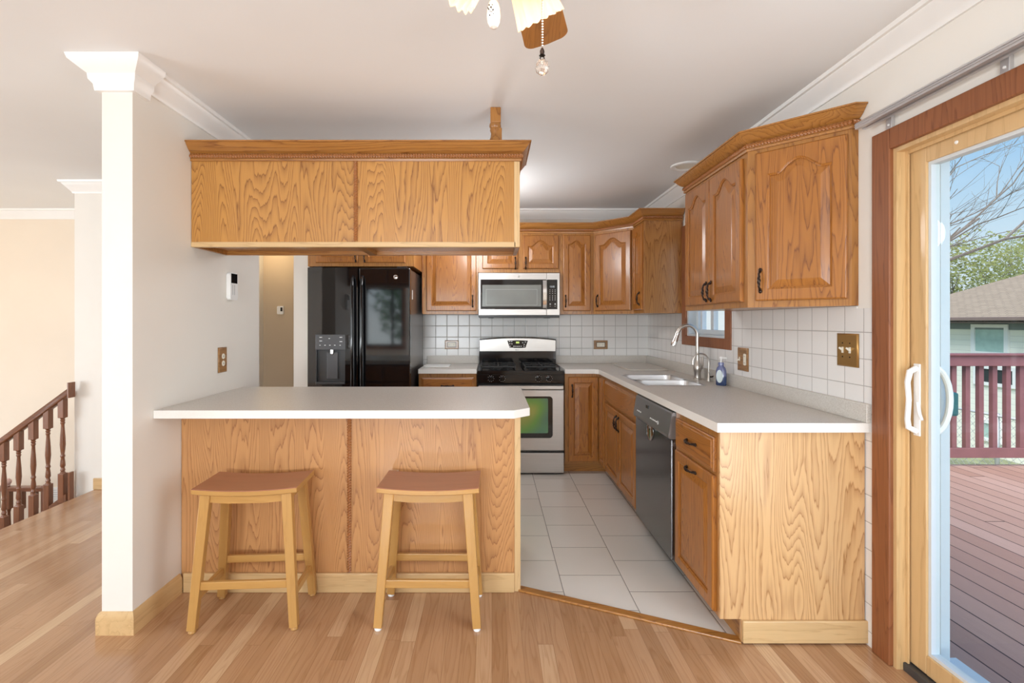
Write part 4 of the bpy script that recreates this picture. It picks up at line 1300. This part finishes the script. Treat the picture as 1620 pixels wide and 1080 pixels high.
toggle(t, -.032, 0, -1)
b = MB(); b.box(.014, .046, -.0095, -.006, -.034, .034, .001); b.build('outlet_insert', M['ivory'], t)
recept(t, .030, 0, False)
t = plate('switch_plate', 'brass double switch plate on the tiles near the patio door', 'switch', (XR - .0065, Y(364), 1.209), R(-90), .128, .143, M['brass'])
toggle(t, -.024, 0, 1); toggle(t, .020, 0, 1)
b = MB()
for xx in (-.024, .02):
    for zz in (-.03, .03): b.lathe([(0, -.0095), (.003, -.0092), (.0035, -.008)], 8, (xx, 0, zz), 'y')
b.build('screws', M['bronze'], t)
t = plate('wall_outlet', 'wood-plated outlet on the white stub wall above the peninsula', 'outlet', (XL + .0005, Y(278), 1.115), R(90), .086, .142, M['plate_wood'])
recept(t, 0, 0, False)
t = thing('wall_remote', 'white wall-mounted remote control with black screen', 'remote', (XL + .0005, Y(269.5), 1.538), R(90))
b = MB(); b.prism([(p[0], p[1]) for p in rrect(-.042, .042, -.08, .08, .015, 0)], -.024, 0, 'y', bev=.003); b.build('body', M['white_plastic'], t)
b = MB(); b.box(-.034, .034, -.0255, -.0235, .018, .074, .002); b.build('screen', M['black_gloss'], t)
b = MB(); b.box(-.02, -.016, -.0248, -.0238, -.05, .008); b.box(.0, .004, -.0248, -.0238, -.05, .008); b.build('grooves', M['grey_mark'], t)
t = thing('thermostat', 'small white thermostat on the dim hall wall', 'thermostat', ((444.5 - 778) / Y(1) * YHALL, YHALL - .0005, 1.334 + 17.5 * YHALL / F), 0)
b = MB(); b.prism([(p[0], p[1]) for p in rrect(-.040, .040, -.052, .052, .012, 0)], -.026, 0, 'y', bev=.003); b.build('body', M['white_plastic'], t)
b = MB(); b.box(.004, .030, -.0275, -.0255, -.015, .035, .001); b.build('screen', M['black_gloss'], t)

# ------------------------------------------------------------------ kitchen window
win = MB()
XO = XR - .014
for q in ((cy0, cy1, cz, WZ0 + .004), (cy0, WY0 + .004, WZ0, 2.10), (WY1 - .004, cy1, WZ0, 2.10), (WY0, WY1, WZ1 - .004, 2.10)):
    win.box(XO, XR, q[0], q[1], q[2], q[3], .003)
w1 = struct('window_1', win, M['red_z'])
b = MB()
for q in frame_boxes(WY0, WY1, WZ0, WZ1, .02):
    b.box(XR + .005, 1.70, q[0], q[1], q[2], q[3])
b.build('jamb', M['vinyl'], w1)
b = MB()
ymid = (WY0 + WY1) / 2 + .03
for q in ((WY0 + .02, WY1 - .02, WZ0 + .02, WZ0 + .055), (WY0 + .02, WY0 + .05, WZ0 + .055, WZ1 - .02), (WY1 - .055, WY1 - .02, WZ0 + .055, WZ1 - .02), (ymid - .025, ymid + .025, WZ0 + .055, WZ1 - .02), (WY1 - .13, WY1 - .10, WZ0 + .055, WZ1 - .02)):
    b.box(1.62, 1.655, q[0], q[1], q[2], q[3], .003)
b.build('sash', M['vinyl'], w1)
b = MB(); b.box(1.635, 1.639, WY0 + .02, WY1 - .02, WZ0 + .02, WZ1 - .02); b.build('pane', M['glass'], w1)

# ------------------------------------------------------------------ sliding patio door
d1 = MB()
CX = XR - .02
cas1 = Y(391)
d1.box(CX, XR, DY1 - .006, cas1, 0, DZ + .075, .004); d1.box(CX, XR, DY0 - .08, DY1 - .006, DZ - .006, DZ + .075, .004); d1.box(CX, XR, DY0 - .08, DY0 + .006, 0, DZ, .004)
door1 = struct('door_1', d1, M['red_z'])
b = MB()
b.box(XR - .004, 1.66, DY1 - .022, DY1, 0.0, DZ); b.box(XR - .004, 1.66, DY0, DY1 - .022, DZ - .022, DZ); b.box(XR - .004, 1.66, DY0, DY0 + .022, 0, DZ)
b.box(1.585, 1.592, DY1 - .034, DY1 - .022, .03, DZ - .022); b.box(1.585, 1.592, DY0 + .022, DY1 - .034, DZ - .034, DZ - .022)
b.build('jamb', M['pine_z'], door1)
b = MB()
b.box(1.66, 1.745, DY1 - .03, DY1, -.02, DZ); b.box(1.66, 1.745, DY0, DY1 - .03, DZ - .03, DZ); b.box(1.66, 1.745, DY0, DY0 + .03, -.02, DZ); b.box(1.66, 1.80, DY0, DY1, -.03, .03)
b.box(1.70, 1.735, DY1 - .045, DY1 - .03, .03, DZ - .03)
b.build('outer_frame', M['vinyl'], door1)
b = MB(); b.box(1.575, 1.66, DY0, DY1 - .022, -.02, .030, .004); b.build('threshold', M['dark_grey'], door1)
SY_1 = DY1 - .024; SY_0 = .94
b = MB()
XS0, XS1 = 1.598, 1.642
b.box(XS0, XS1, SY_1 - .075, SY_1, .034, DZ - .026, .004); b.box(XS0, XS1, SY_0, SY_0 + .075, .034, DZ - .026, .004)
b.box(XS0, XS1, SY_0 + .075, SY_1 - .075, .034, .105, .003); b.box(XS0, XS1, SY_0 + .075, SY_1 - .075, DZ - .086, DZ - .026, .003)
sash = b.build('sliding_sash', M['pine_z'], door1)
b = MB()
g0, g1, h0, h1 = SY_0 + .075, SY_1 - .075, .105, DZ - .086
for q in frame_boxes(g0, g1, h0, h1, .012):
    b.box(XS0 + .008, XS1 - .004, q[0], q[1], q[2], q[3])
b.build('glazing_bead', M['vinyl'], sash)
b = MB(); b.box(1.618, 1.624, g0 + .01, g1 - .01, h0 + .01, h1 - .01); b.build('pane', M['glass'], sash)
b = MB(); b.box(1.67, 1.70, DY0 + .02, .10, .03, DZ - .03); b.box(1.67, 1.70, .93, .99, .03, DZ - .03); b.box(1.67, 1.70, .10, .93, .03, .10); b.box(1.67, 1.70, .10, .93, DZ - .09, DZ - .03); fs = b.build('fixed_sash', M['pine_z'], door1)
b = MB(); b.box(1.683, 1.688, .10, .93, .10, DZ - .09); b.build('pane', M['glass'], fs)
# handles
hy = SY_1 - .040; hz0, hz1 = .905, 1.175
b = MB()
b.box(XS0 - .006, XS0, hy - .014, hy + .014, hz0, hz1, .002)
b.tube([(XS0 - .004, hy, hz1 - .015), (XS0 - .026, hy + .006, hz1 - .03), (XS0 - .03, hy + .012, hz1 - .07), (XS0 - .03, hy + .006, 1.04), (XS0 - .03, hy + .012, hz0 + .06), (XS0 - .028, hy + .010, hz0 + .03), (XS0 - .004, hy, hz0 + .015)], [.011, .011, .0095, .009, .0095, .011, .011], 10)
b.tube([(XS0 - .004, hy - .004, 1.03), (XS0 - .012, hy - .02, .99), (XS0 - .016, hy - .035, .97)], [.007, .006, .005], 8)
b.build('handle', M['white_plastic'], sash)
b = MB(); pts = []
for i in range(15):
    a = PI * i / 14
    pts.append((XS1 + .0 + .066 * math.sin(a), hy - .01, 1.04 + .125 * math.cos(a)))
b.tube(pts, .011, 10); b.build('outer_handle', M['white_plastic'], sash)
b = MB(); b.box(1.728, 1.762, DY1 - .055, DY1 - .03, .975, 1.065, .008); lt = b.build('screen_latch', M['teal'], door1)
b = MB(); b.lathe([(0, -.003), (.005, -.003), (.0065, 0), (0, 0)], 14, (XS0, 1.706, DZ - .056), 'x'); b.build('peg', M['white_plastic'], sash)

# blind head rail above the door
hr = thing('blind_head_rail', 'silver blind head rail on the wall above the patio door', 'curtain rail', (1.50, 2.02, 2.127))
b = MB()
b.prism([(-.022, -.014), (-.022, .008), (-.016, .014), (.016, .014), (.022, .008), (.022, -.014), (.008, -.014), (.008, -.009), (-.008, -.009), (-.008, -.014)], -1.95, 0, 'y')
for zz in (-.004, .004): b.box(-.0245, -.022, -1.95, 0, zz - .0012, zz + .0012)
b.build('track', M['alu'], hr)
for yy in (Y(407), Y(526), 1.0):
    b = MB(); b.box(.042, .056, yy - .014 - 2.02, yy + .014 - 2.02, -.075, .02, .002); b.box(.0, .05, yy - .012 - 2.02, yy + .012 - 2.02, .014, .018); bk = b.build('bracket', M['alu'], hr)
    b = MB()
    for zz in (-.055, -.03): b.lathe([(0, -.004), (.004, -.003), (.005, 0)], 10, (.042, yy - 2.02, zz), 'x')
    b.build('screws', M['white_mark'], bk)

# recessed light
rl_ = thing('recessed_light', 'round recessed ceiling light near the angled oak cabinets', 'ceiling light', (1.385, Y(222.4), CEIL))
b = MB(); b.lathe([(.108, -.0002), (.106, -.009), (.094, -.013), (.080, -.010), (.072, -.002)], 32, cap=False); b.build('trim_ring', M['white_trim'], rl_)
b = MB(); b.lathe([(0, -.003), (.05, -.005), (.072, -.004), (.075, -.001), (0, -.001)], 28); b.build('baffle', M['ivory'], rl_)

# ------------------------------------------------------------------ ceiling fan
HX, HY = .03, .925
fan = thing('ceiling_fan', 'wood-bladed ceiling fan with pleated glass lamp shades and pull chains', 'ceiling fan', (HX, HY, CEIL))
b = MB(); b.lathe([(0, -.0005), (.075, -.0005), (.07, -.04), (.03, -.055), (.018, -.06), (.018, -.12), (.05, -.13), (.10, -.15), (.115, -.19), (.115, -.24), (.08, -.275), (.05, -.285), (0, -.285)], 28); b.build('motor', M['brass'], fan)
b = MB(); b.lathe([(0, -.285), (.05, -.285), (.056, -.30), (.056, -.36), (.040, -.385), (.030, -.42), (.02, -.445), (0, -.45)], 24); b.build('light_kit', M['brass'], fan)
for k in range(5):
    a = R(14 + 72 * k)          # measured from +y towards +x
    m = Matrix.Rotation(-a, 4, 'Z')
    zb = 2.15 - CEIL
    b = MB()
    L0, L1 = .165, .545
    prof = []
    def hw(s_): return .046 + .018 * s_
    outl = []
    for i in range(7): outl.append((hw(i / 6), L0 + (L1 - .03 - L0) * i / 6))
    for i in range(1, 6):
        q = i / 6 * PI / 2; outl.append((hw(1) - .03 + .03 * math.cos(q), L1 - .03 + .03 * math.sin(q)))
    outl += [(0, L1 + .002)]
    full = outl + [(-x, y) for x, y in outl[-2::-1]]
    vs = b.prism(full, -.004, .004, 'z', bev=.0015)
    b.xform(m @ Matrix.Translation((0, 0, zb)) @ Matrix.Rotation(R(-13), 4, 'Y'))
    bl = b.build('blade', M['blade'], fan)
    b = MB(); b.box(-.018, .018, .10, .20, -.006, -.002); b.box(-.03, .03, .17, .24, -.010, -.004, .002)
    b.xform(m @ Matrix.Translation((0, 0, zb)) @ Matrix.Rotation(R(-13), 4, 'Y')); b.build('blade_iron', M['brass'], bl)
def shade_at(az, tilt=38):
    """pleated tulip shade, local axis pointing outward and down"""
    m = Matrix.Rotation(-az, 4, 'Z') @ Matrix.Translation((0, .034, -.412)) @ Matrix.Rotation(R(-(180 - tilt)) , 4, 'X')
    # local +z of the shade points outward-down
    b = MB(); n = 96
    prof = [(.020, .0), (.026, .008), (.034, .026), (.039, .055), (.043, .085), (.047, .110)]
    loops = []
    for r_, h in prof:
        k = h / .11
        loops.append([((r_ * (1 + .07 * k * math.cos(16 * 2 * PI * i / n))) * math.cos(2 * PI * i / n), (r_ * (1 + .07 * k * math.cos(16 * 2 * PI * i / n))) * math.sin(2 * PI * i / n), h + .002 * k * math.cos(16 * 2 * PI * i / n)) for i in range(n)])
    inner = [[(x * .93, y * .93, z) for x, y, z in lp] for lp in loops][::-1]
    b.loft(loops + inner, True, False, False)
    b.xform(m); so = b.build('lamp_shade', M['shade'], fan)
    b = MB(); b.lathe([(.0, -.015), (.014, -.015), (.022, -.005), (.022, .012), (0, .012)], 16); b.xform(m); b.build('socket', M['brass'], so)
    b = MB(); b.sphere((0, 0, .055), .021, 1, 1, 1.3); b.xform(m); b.build('bulb', M['bulb'], so)
    p = m @ Vector((0, 0, .125))
    return fan.location + p
for az in (R(42), R(-100), R(165)):
    p = shade_at(az)
    lamp('fan_bulb_light', 'POINT', .4, p, None, (1, .88, .76), .03)
# chains
b = MB()
cx, cyy = .094 - HX, .0
pz1 = 1.334 + (508 - 76) / (F / HY) - CEIL
nb = 46
z0_ = -.37
for i in range(nb):
    z = z0_ + (pz1 - z0_) * i / (nb - 1)
    b.sphere((cx, cyy, z), .0021, u=6, v=4)
b.tube([(cx - .02, cyy, z0_ + .008), (cx, cyy, z0_)], .002, 6)
chn = b.build('pull_chain', M['chrome'], fan)
b = MB(); b.lathe([(.002, .0), (.0045, -.006), (.004, -.012), (.006, -.014)], 10, (cx, cyy, pz1)); b.tube([(cx, cyy, pz1 - .012), (cx + .004, cyy, pz1 - .019), (cx, cyy, pz1 - .026), (cx - .004, cyy, pz1 - .019), (cx, cyy, pz1 - .012)], .0012, 6); b.build('connector', M['bronze'], chn)
b = MB()
cr = bmesh.ops.create_icosphere(b.bm, subdivisions=2, radius=.0135, matrix=Matrix.Translation((cx, cyy, pz1 - .036)) @ Matrix.Diagonal((1, 1, 1.1, 1)))
b.build('crystal_ball', M['crystal'], chn, smooth=0)
cx2 = .0035 - HX
b = MB()
for i in range(20): b.sphere((cx2, 0, -.38 - .055 * i / 19), .0021, u=6, v=4)
ch2 = b.build('pull_chain', M['brass'], fan)
pzt = 1.334 + 507 / (F / HY) - CEIL
b = MB(); b.lathe([(0, .001), (.006, .0), (.0095, -.006), (.0125, -.018), (.013, -.030), (.011, -.042), (.007, -.050), (0, -.053)], 18, (cx2, 0, pzt)); pf = b.build('porcelain_fob', M['porcelain'], ch2)
b = MB(); random.seed(3)
for i in range(16): 
    uu = random.uniform(-1, .2); zz = random.uniform(-.034, -.014)
    xo = uu * .010 - .001
    b.sphere((cx2 + xo, -math.sqrt(max(0, .0128 ** 2 - xo ** 2)) , pzt + zz), random.uniform(.0008, .0018), 1, .3, 1, 6, 4)
b.build('flower_print', M['black'], pf)
b = MB(); b.lathe([(0, .008), (.005, .007), (.006, .0), (0, -.001)], 12, (cx2, 0, pzt + .002)); b.build('cap', M['brass'], ch2)

# ------------------------------------------------------------------ stairs and railings on the left
YRL = Y(202)
sl = math.tan(R(36.3))
RX0, RZ0 = -3.29, .822
sr = thing('stair_railing', 'sloping dark wood stair railing with turned balusters at the white wall end', 'railing', (RX0, YRL, 0))
def rz(x): return RZ0 + sl * (x - RX0)
b = MB()
Lr = 1.75
ang = R(36.3)
prof = [(-.028, -.045), (.028, -.045), (.030, -.032), (.022, -.024), (.024, -.008), (.018, .0), (-.018, .0), (-.024, -.008), (-.022, -.024), (-.030, -.032)]
loops = []
for xx in (-.012, -Lr):
    loops.append([(xx, p[0], RZ0 + p[1] * 1.25 + sl * xx) for p in prof])
b.loft(loops); b.build('handrail', M['rail_x'], sr)
b = MB(); b.box(-.010, .002, -.032, .032, RZ0 - .085, RZ0 + .035, .002); b.build('rosette', M['rail_z'], sr)
b = MB(); b.box(-.015, .002, -.02, .02, -.06, .155, .002); b.build('half_newel', M['rail_z'], sr)
bx = -3.36
k = 0
while bx > RX0 - Lr + .05:
    zt = rz(bx) - .056 + 0
    b = MB(); xo = bx - RX0
    b.box(xo - .0225, xo + .0225, -.0225, .0225, zt - .135, zt + .015, .003)
    zc_ = zt - .135
    b.lathe([(.020, 0), (.012, -.012), (.017, -.02), (.012, -.03), (.016, -.04), (.011, -.055), (.013, -.09), (.017, -.15), (.019, -.21), (.015, -.26), (.012, -.285), (.017, -.30), (.012, -.315), (.016, -.345), (.018, -.375), (.012, -.39), (.017, -.41), (.013, -.42), (.022, -.436)], 14, (xo, 0, zc_))
    b.box(xo - .0225, xo + .0225, -.0225, .0225, zc_ - .66, zc_ - .434, .003)
    b.build('baluster', M['rail_z'], sr)
    bx -= .115
b = MB(); zs0 = rz(RX0) - .83
b.loft([[(xx, yy, zs0 + sl * xx + dz) for yy, dz in ((-.02, -.16), (.02, -.16), (.02, .02), (-.02, .02))] for xx in (-.03, -Lr)]); b.build('stringer', M['rail_x'], sr)
st = thing('staircase', 'oak steps going down beside the sloping stair railing', 'stairs', (-3.15, 3.3, 0))
for i in range(6):
    b = MB(); b.box(-.27 * (i + 1) - .02, -.27 * i - .0, -.5, YRL - 3.3 - .03, -.19 * (i + 1) - .03, -.19 * (i + 1), .004); b.build('tread', M['oak_y'], st)
    b = MB(); b.box(-.27 * i - .015, -.27 * i, -.5, YRL - 3.3 - .03, -.19 * (i + 1), -.19 * i - (.06 if i == 0 else .03)); b.build('riser', M['white_trim'], st)
yl = 4.45
lr = thing('foyer_railing', 'dark lower railing seen between the balusters of the stair railing', 'railing', (-4.1, yl, -1.42))
pl_ = F / yl
zl = 1.334 - 261 / pl_ + 1.42
b = MB(); b.box(-.9, .10, -.03, .03, zl - .04, zl, .006); b.build('handrail', M['rail_x'], lr)
b = MB(); b.box(.075, .125, -.025, .025, 0, zl + .01, .004); b.build('newel_post', M['rail_z'], lr)
for i in range(8):
    b = MB(); xo = .0 - i * .115
    b.box(xo - .02, xo + .02, -.02, .02, zl - .2, zl - .04); b.lathe([(.018, zl - .2), (.011, zl - .23), (.017, zl - .42), (.012, zl - .55), (.018, zl - .6)], 10, (xo, 0, 0)); b.box(xo - .02, xo + .02, -.02, .02, 0, zl - .6); b.build('baluster', M['rail_z'], lr)
b = MB(); b.bar((.12, 0, zl - .18), (.75, .0, zl - .55), .05, .05, (0, 1, 0), bev=.006); b.build('sloping_rail', M['rail_x'], lr)
b = MB(); fxn = (12 - 778) / pl_ + 4.1
b.lathe([(.012, zl), (.022, zl + .008), (.014, zl + .016)], 12, (fxn, 0, 0)); b.sphere((fxn, 0, zl + .04), .03); b.build('ball_finial', M['pink'], lr)
vy = YB - .001
vx0, vx1 = (80 - 778) / 159, (114 - 778) / 159
vt = thing('return_vent', 'white louvred return air vent low on the foyer wall', 'vent', ((vx0 + vx1) / 2, vy, -.42))
wv = (vx1 - vx0) / 2
b = MB()
for q in ((-wv, wv, .08, .105), (-wv, wv, -.125, -.10), (-wv, -wv + .02, -.10, .08), (wv - .02, wv, -.10, .08)): b.box(q[0], q[1], -.014, 0, q[2], q[3])
b.build('frame', M['white_trim'], vt)
for i in range(8):
    b = MB(); zz = -.09 + i * .022
    b.poly([(-wv + .02, -.012, zz - .006), (wv - .02, -.012, zz - .006), (wv - .02, -.002, zz + .010), (-wv + .02, -.002, zz + .010), (-wv + .02, -.013, zz - .005), (wv - .02, -.013, zz - .005), (wv - .02, -.003, zz + .011), (-wv + .02, -.003, zz + .011)], [(0, 1, 2, 3), (4, 5, 6, 7), (0, 1, 5, 4), (2, 3, 7, 6), (1, 2, 6, 5), (0, 3, 7, 4)]); b.build('louvre', M['white_trim'], vt)
b = MB(); b.box(-wv + .02, wv - .02, -.002, -.0005, -.10, .08); b.build('backing', M['dark_grey'], vt)

# ------------------------------------------------------------------ windows behind the camera
for i, (x0, x1, z0, z1) in enumerate(RW):
    b = MB()
    for q in ((x0 - .07, x1 + .07, z0 - .07, z0), (x0 - .07, x1 + .07, z1, z1 + .07), (x0 - .07, x0, z0, z1), (x1, x1 + .07, z0, z1)):
        b.box(q[0], q[1], YREAR, YREAR + .015, q[2], q[3])
    wdw = struct('window_%d' % (i + 2), b, M['red_z'])
    b = MB()
    xm = x0 + (x1 - x0) * .72
    for q in frame_boxes(x0, x1, z0, z1, .04) + ((xm - .025, xm + .025, z0 + .04, z1 - .04),):
        b.box(q[0], q[1], YREAR - .08, YREAR - .04, q[2], q[3])
    b.build('sash', M['dark_grey'], wdw)
    b = MB(); b.box(x0 + .04, x1 - .04, YREAR - .062, YREAR - .058, z0 + .04, z1 - .04); b.build('pane', M['glass'], wdw)

# ------------------------------------------------------------------ outdoors
b = MB(); b.box(-40, 60, -30, 60, -1.7, -1.5); g = struct('ground', b, M['grass'])
ZD = -.05; YDK = Y(163.5)
b = MB(); b.box(1.70, 7.5, -1.5, YDK, ZD - .14, ZD); dk = struct('floor_deck', b, M['deck'])
dr_ = thing('deck_railing', 'red-brown painted railing along the far edge of the deck', 'railing', (1.78, YDK - .06, ZD))
zt = 1.334 - 50 / 163 - ZD
b = MB(); b.box(0, 5.6, -.045, .045, zt - .02, zt, .004); b.box(0, 5.6, -.02, .02, zt - .12, zt - .02, .003); b.build('top_rail', M['deck_rail'], dr_)
zb = 1.334 - 212 / 163 - ZD
b = MB(); b.box(0, 5.6, -.02, .02, zb, zb + .09, .003); b.build('bottom_rail', M['deck_rail'], dr_)
x = .06
while x < 5.5:
    b = MB(); b.box(x - .022, x + .022, .02, .06, zb, zt - .02); b.build('baluster', M['deck_rail'], dr_)
    x += .13
for x in (.0, 1.85, 3.7, 5.55):
    b = MB(); b.box(x - .045, x + .045, .06, .15, -1.45, zt - .02, .004); b.build('post', M['deck_rail'], dr_)

hs = thing('neighbour_house', 'pale sided neighbouring house with tan shingle roof beyond the deck', 'house', (10.5, 13.1, -1.5))
b = MB(); b.box(0, 9, -12, 0, 0, 2.86); b.build('wall', M['siding'], hs)
ez = 1.40 + 1.5; pt = .47
b = MB()
c0, c1, dpth = -.5, 9.5, 10.0
n0, n1 = .4, -12.4
q = dpth / 2
P = [(c0, n0, ez), (c0, n1, ez), (c1, n1, ez), (c1, n0, ez), (c0 + q, n0 - q, ez + pt * q), (c0 + q, n1 + q, ez + pt * q)]
b.poly(P, [(0, 1, 5, 4), (2, 3, 4, 5), (0, 4, 3), (1, 2, 5), (0, 3, 2, 1)]); b.build('roof', M['shingle'], hs, smooth=0)
b = MB(); b.box(c0 - .06, c0 + .04, n1, n0, ez - .055, ez + .02, .01); b.build('gutter', M['gutter'], hs)
b = MB(); b.box(c0 + .04, 0, n1, n0, ez - .10, ez - .08); b.build('soffit', M['gutter'], hs)
b = MB(); b.box(-.03, -.001, -12, .02, 2.66, 2.79); b.build('frieze_board', M['frieze'], hs)
def house_window(px0, px1, z0, z1, pane):
    y0 = F * 10.5 / (px1 - 778) - 13.1; y1 = F * 10.5 / (px0 - 778) - 13.1
    z0 += 1.5; z1 += 1.5
    b = MB()
    for q in frame_boxes(y0, y1, z0, z1, .08, .07): b.box(-.05, .0, q[0], q[1], q[2], q[3])
    o = b.build('window', M['white_trim'], hs)
    b = MB(); b.box(-.02, .01, y0 + .08, y1 - .08, z0 + .07, z1 - .07); b.build('pane', pane, o)
house_window(1539, 1598, .62, 1.27, M['house_glass'])
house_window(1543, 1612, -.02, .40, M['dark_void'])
house_window(1548, 1588, -1.2, -.75, M['house_glass'])

fn = thing('chain_link_fence', 'grey chain link fence in front of the pale neighbouring house', 'fence', (8.2, 6, -1.5))
b = MB(); b.tube([(0, 0, 1.30), (0, 9, 1.30)], .02, 8); b.build('top_rail', M['fence_steel'], fn)
for yy in (0, 2.05, 4.2, 6.4, 8.8):
    b = MB(); b.tube([(0, yy, 0), (0, yy, 1.34)], .03, 8); b.build('post', M['fence_steel'], fn)
b = MB()
for i in range(76):
    y0 = i * .12
    b.bar((0, y0, .02), (0, min(9, y0 + 1.2), .02 + min(1.2, 9 - y0) * 1.05), .004, .004, (1, 0, 0)); b.bar((0, y0, .02), (0, max(0, y0 - 1.2), .02 + min(1.2, y0) * 1.05 + 1e-4), .004, .004, (1, 0, 0))
o = b.build('wire_mesh', M['fence_steel'], fn)

def branch(b, p, d, L, r, lvl, tips, spread=.5):
    n = 4
    pts = [p.copy()]; q = p.copy(); dd = d.copy()
    for i in range(n):
        dd = (dd + Vector((random.uniform(-1, 1), random.uniform(-1, 1), random.uniform(-.6, 1))) * .12).normalized()
        q = q + dd * (L / n); pts.append(q.copy())
    b.tube(pts, [r * (1 - .5 * i / n) for i in range(n + 1)], 5 if lvl > 1 else 4)
    if lvl == 0:
        tips.append(q); return
    for i in range(random.choice((3, 3, 4)) if lvl > 1 else 3):
        at_ = pts[random.randint(1, n)]
        v = (dd + Vector((random.uniform(-1, 1), random.uniform(-1, 1), random.uniform(-.5, .9))) * spread * 1.5).normalized()
        branch(b, at_, v, L * random.uniform(.55, .75), r * .5, lvl - 1, tips, spread)
random.seed(11)
bt = thing('bare_tree', 'leafless tree with thin spreading branches high beyond the deck', 'tree', (13.0, 17.2, -1.5))
b = MB(); tips = []
b.tube([(0, 0, 0), (.05, 0, 2.0), (0, .05, 3.8)], [.2, .17, .15], 10)
for a, el in ((20, 38), (65, 55), (-40, 42), (-80, 60), (150, 50), (-10, 62), (-60, 30)):
    v = Vector((math.cos(R(a)) * math.cos(R(el)), math.sin(R(a)) * math.cos(R(el)), math.sin(R(el))))
    branch(b, Vector((0, .05, 3.7)), v, 3.8, .075, 4, tips)
b.build('branches', M['bark'], bt)
def leafy(label, loc, h, rad, n, mat, sd, name='leafy_tree'):
    random.seed(sd)
    t = thing(name, label, 'tree', loc)
    b = MB(); tips = []
    b.tube([(0, 0, 0), (0, 0, h * .35)], [.14, .11], 8)
    for k in range(6):
        a = R(60 * k + random.uniform(-20, 20)); el = R(random.uniform(35, 75))
        branch(b, Vector((0, 0, h * .3)), Vector((math.cos(a) * math.cos(el), math.sin(a) * math.cos(el), math.sin(el))), h * .32, .07, 2, tips)
    b.build('trunk', M['bark'], t)
    b = MB()
    for i in range(n):
        while True:
            v = Vector((random.uniform(-1, 1), random.uniform(-1, 1), random.uniform(-1, 1)))
            if .25 < v.length < 1: break
        p = Vector((v.x * rad, v.y * rad, h * .6 + v.z * h * .42 + .25 * math.sin(v.x * 7) + .2 * math.cos(v.y * 9)))
        s_ = random.uniform(.05, .105)
        u = Vector((random.uniform(-1, 1), random.uniform(-1, 1), random.uniform(-1, 1))).normalized(); w_ = u.orthogonal().normalized()
        b.poly([p - u * s_, p + w_ * s_ * .6, p + u * s_, p - w_ * s_ * .6], [(0, 1, 2, 3)])
    b.build('foliage', mat, t, smooth=0)
leafy('yellow-green leafy tree behind the house roof, left of the view through the patio door', (21.0, 22.0, -1.5), 6.6, 2.6, 9000, M['leaf'], 21)
leafy('pale green leafy tree behind the middle of the house roof', (27.6, 24.5, -1.5), 7.6, 2.9, 9000, M['leaf'], 22)
leafy('pale green leafy tree at the right edge of the view through the patio door', (34.0, 27.0, -1.5), 9.2, 3.2, 9000, M['leaf'], 23)
leafy('green shrub seen in the yard behind the rear window', (-2.6, -11.5, -1.5), 6.5, 2.0, 6000, M['leaf2'], 24, 'garden_shrub')
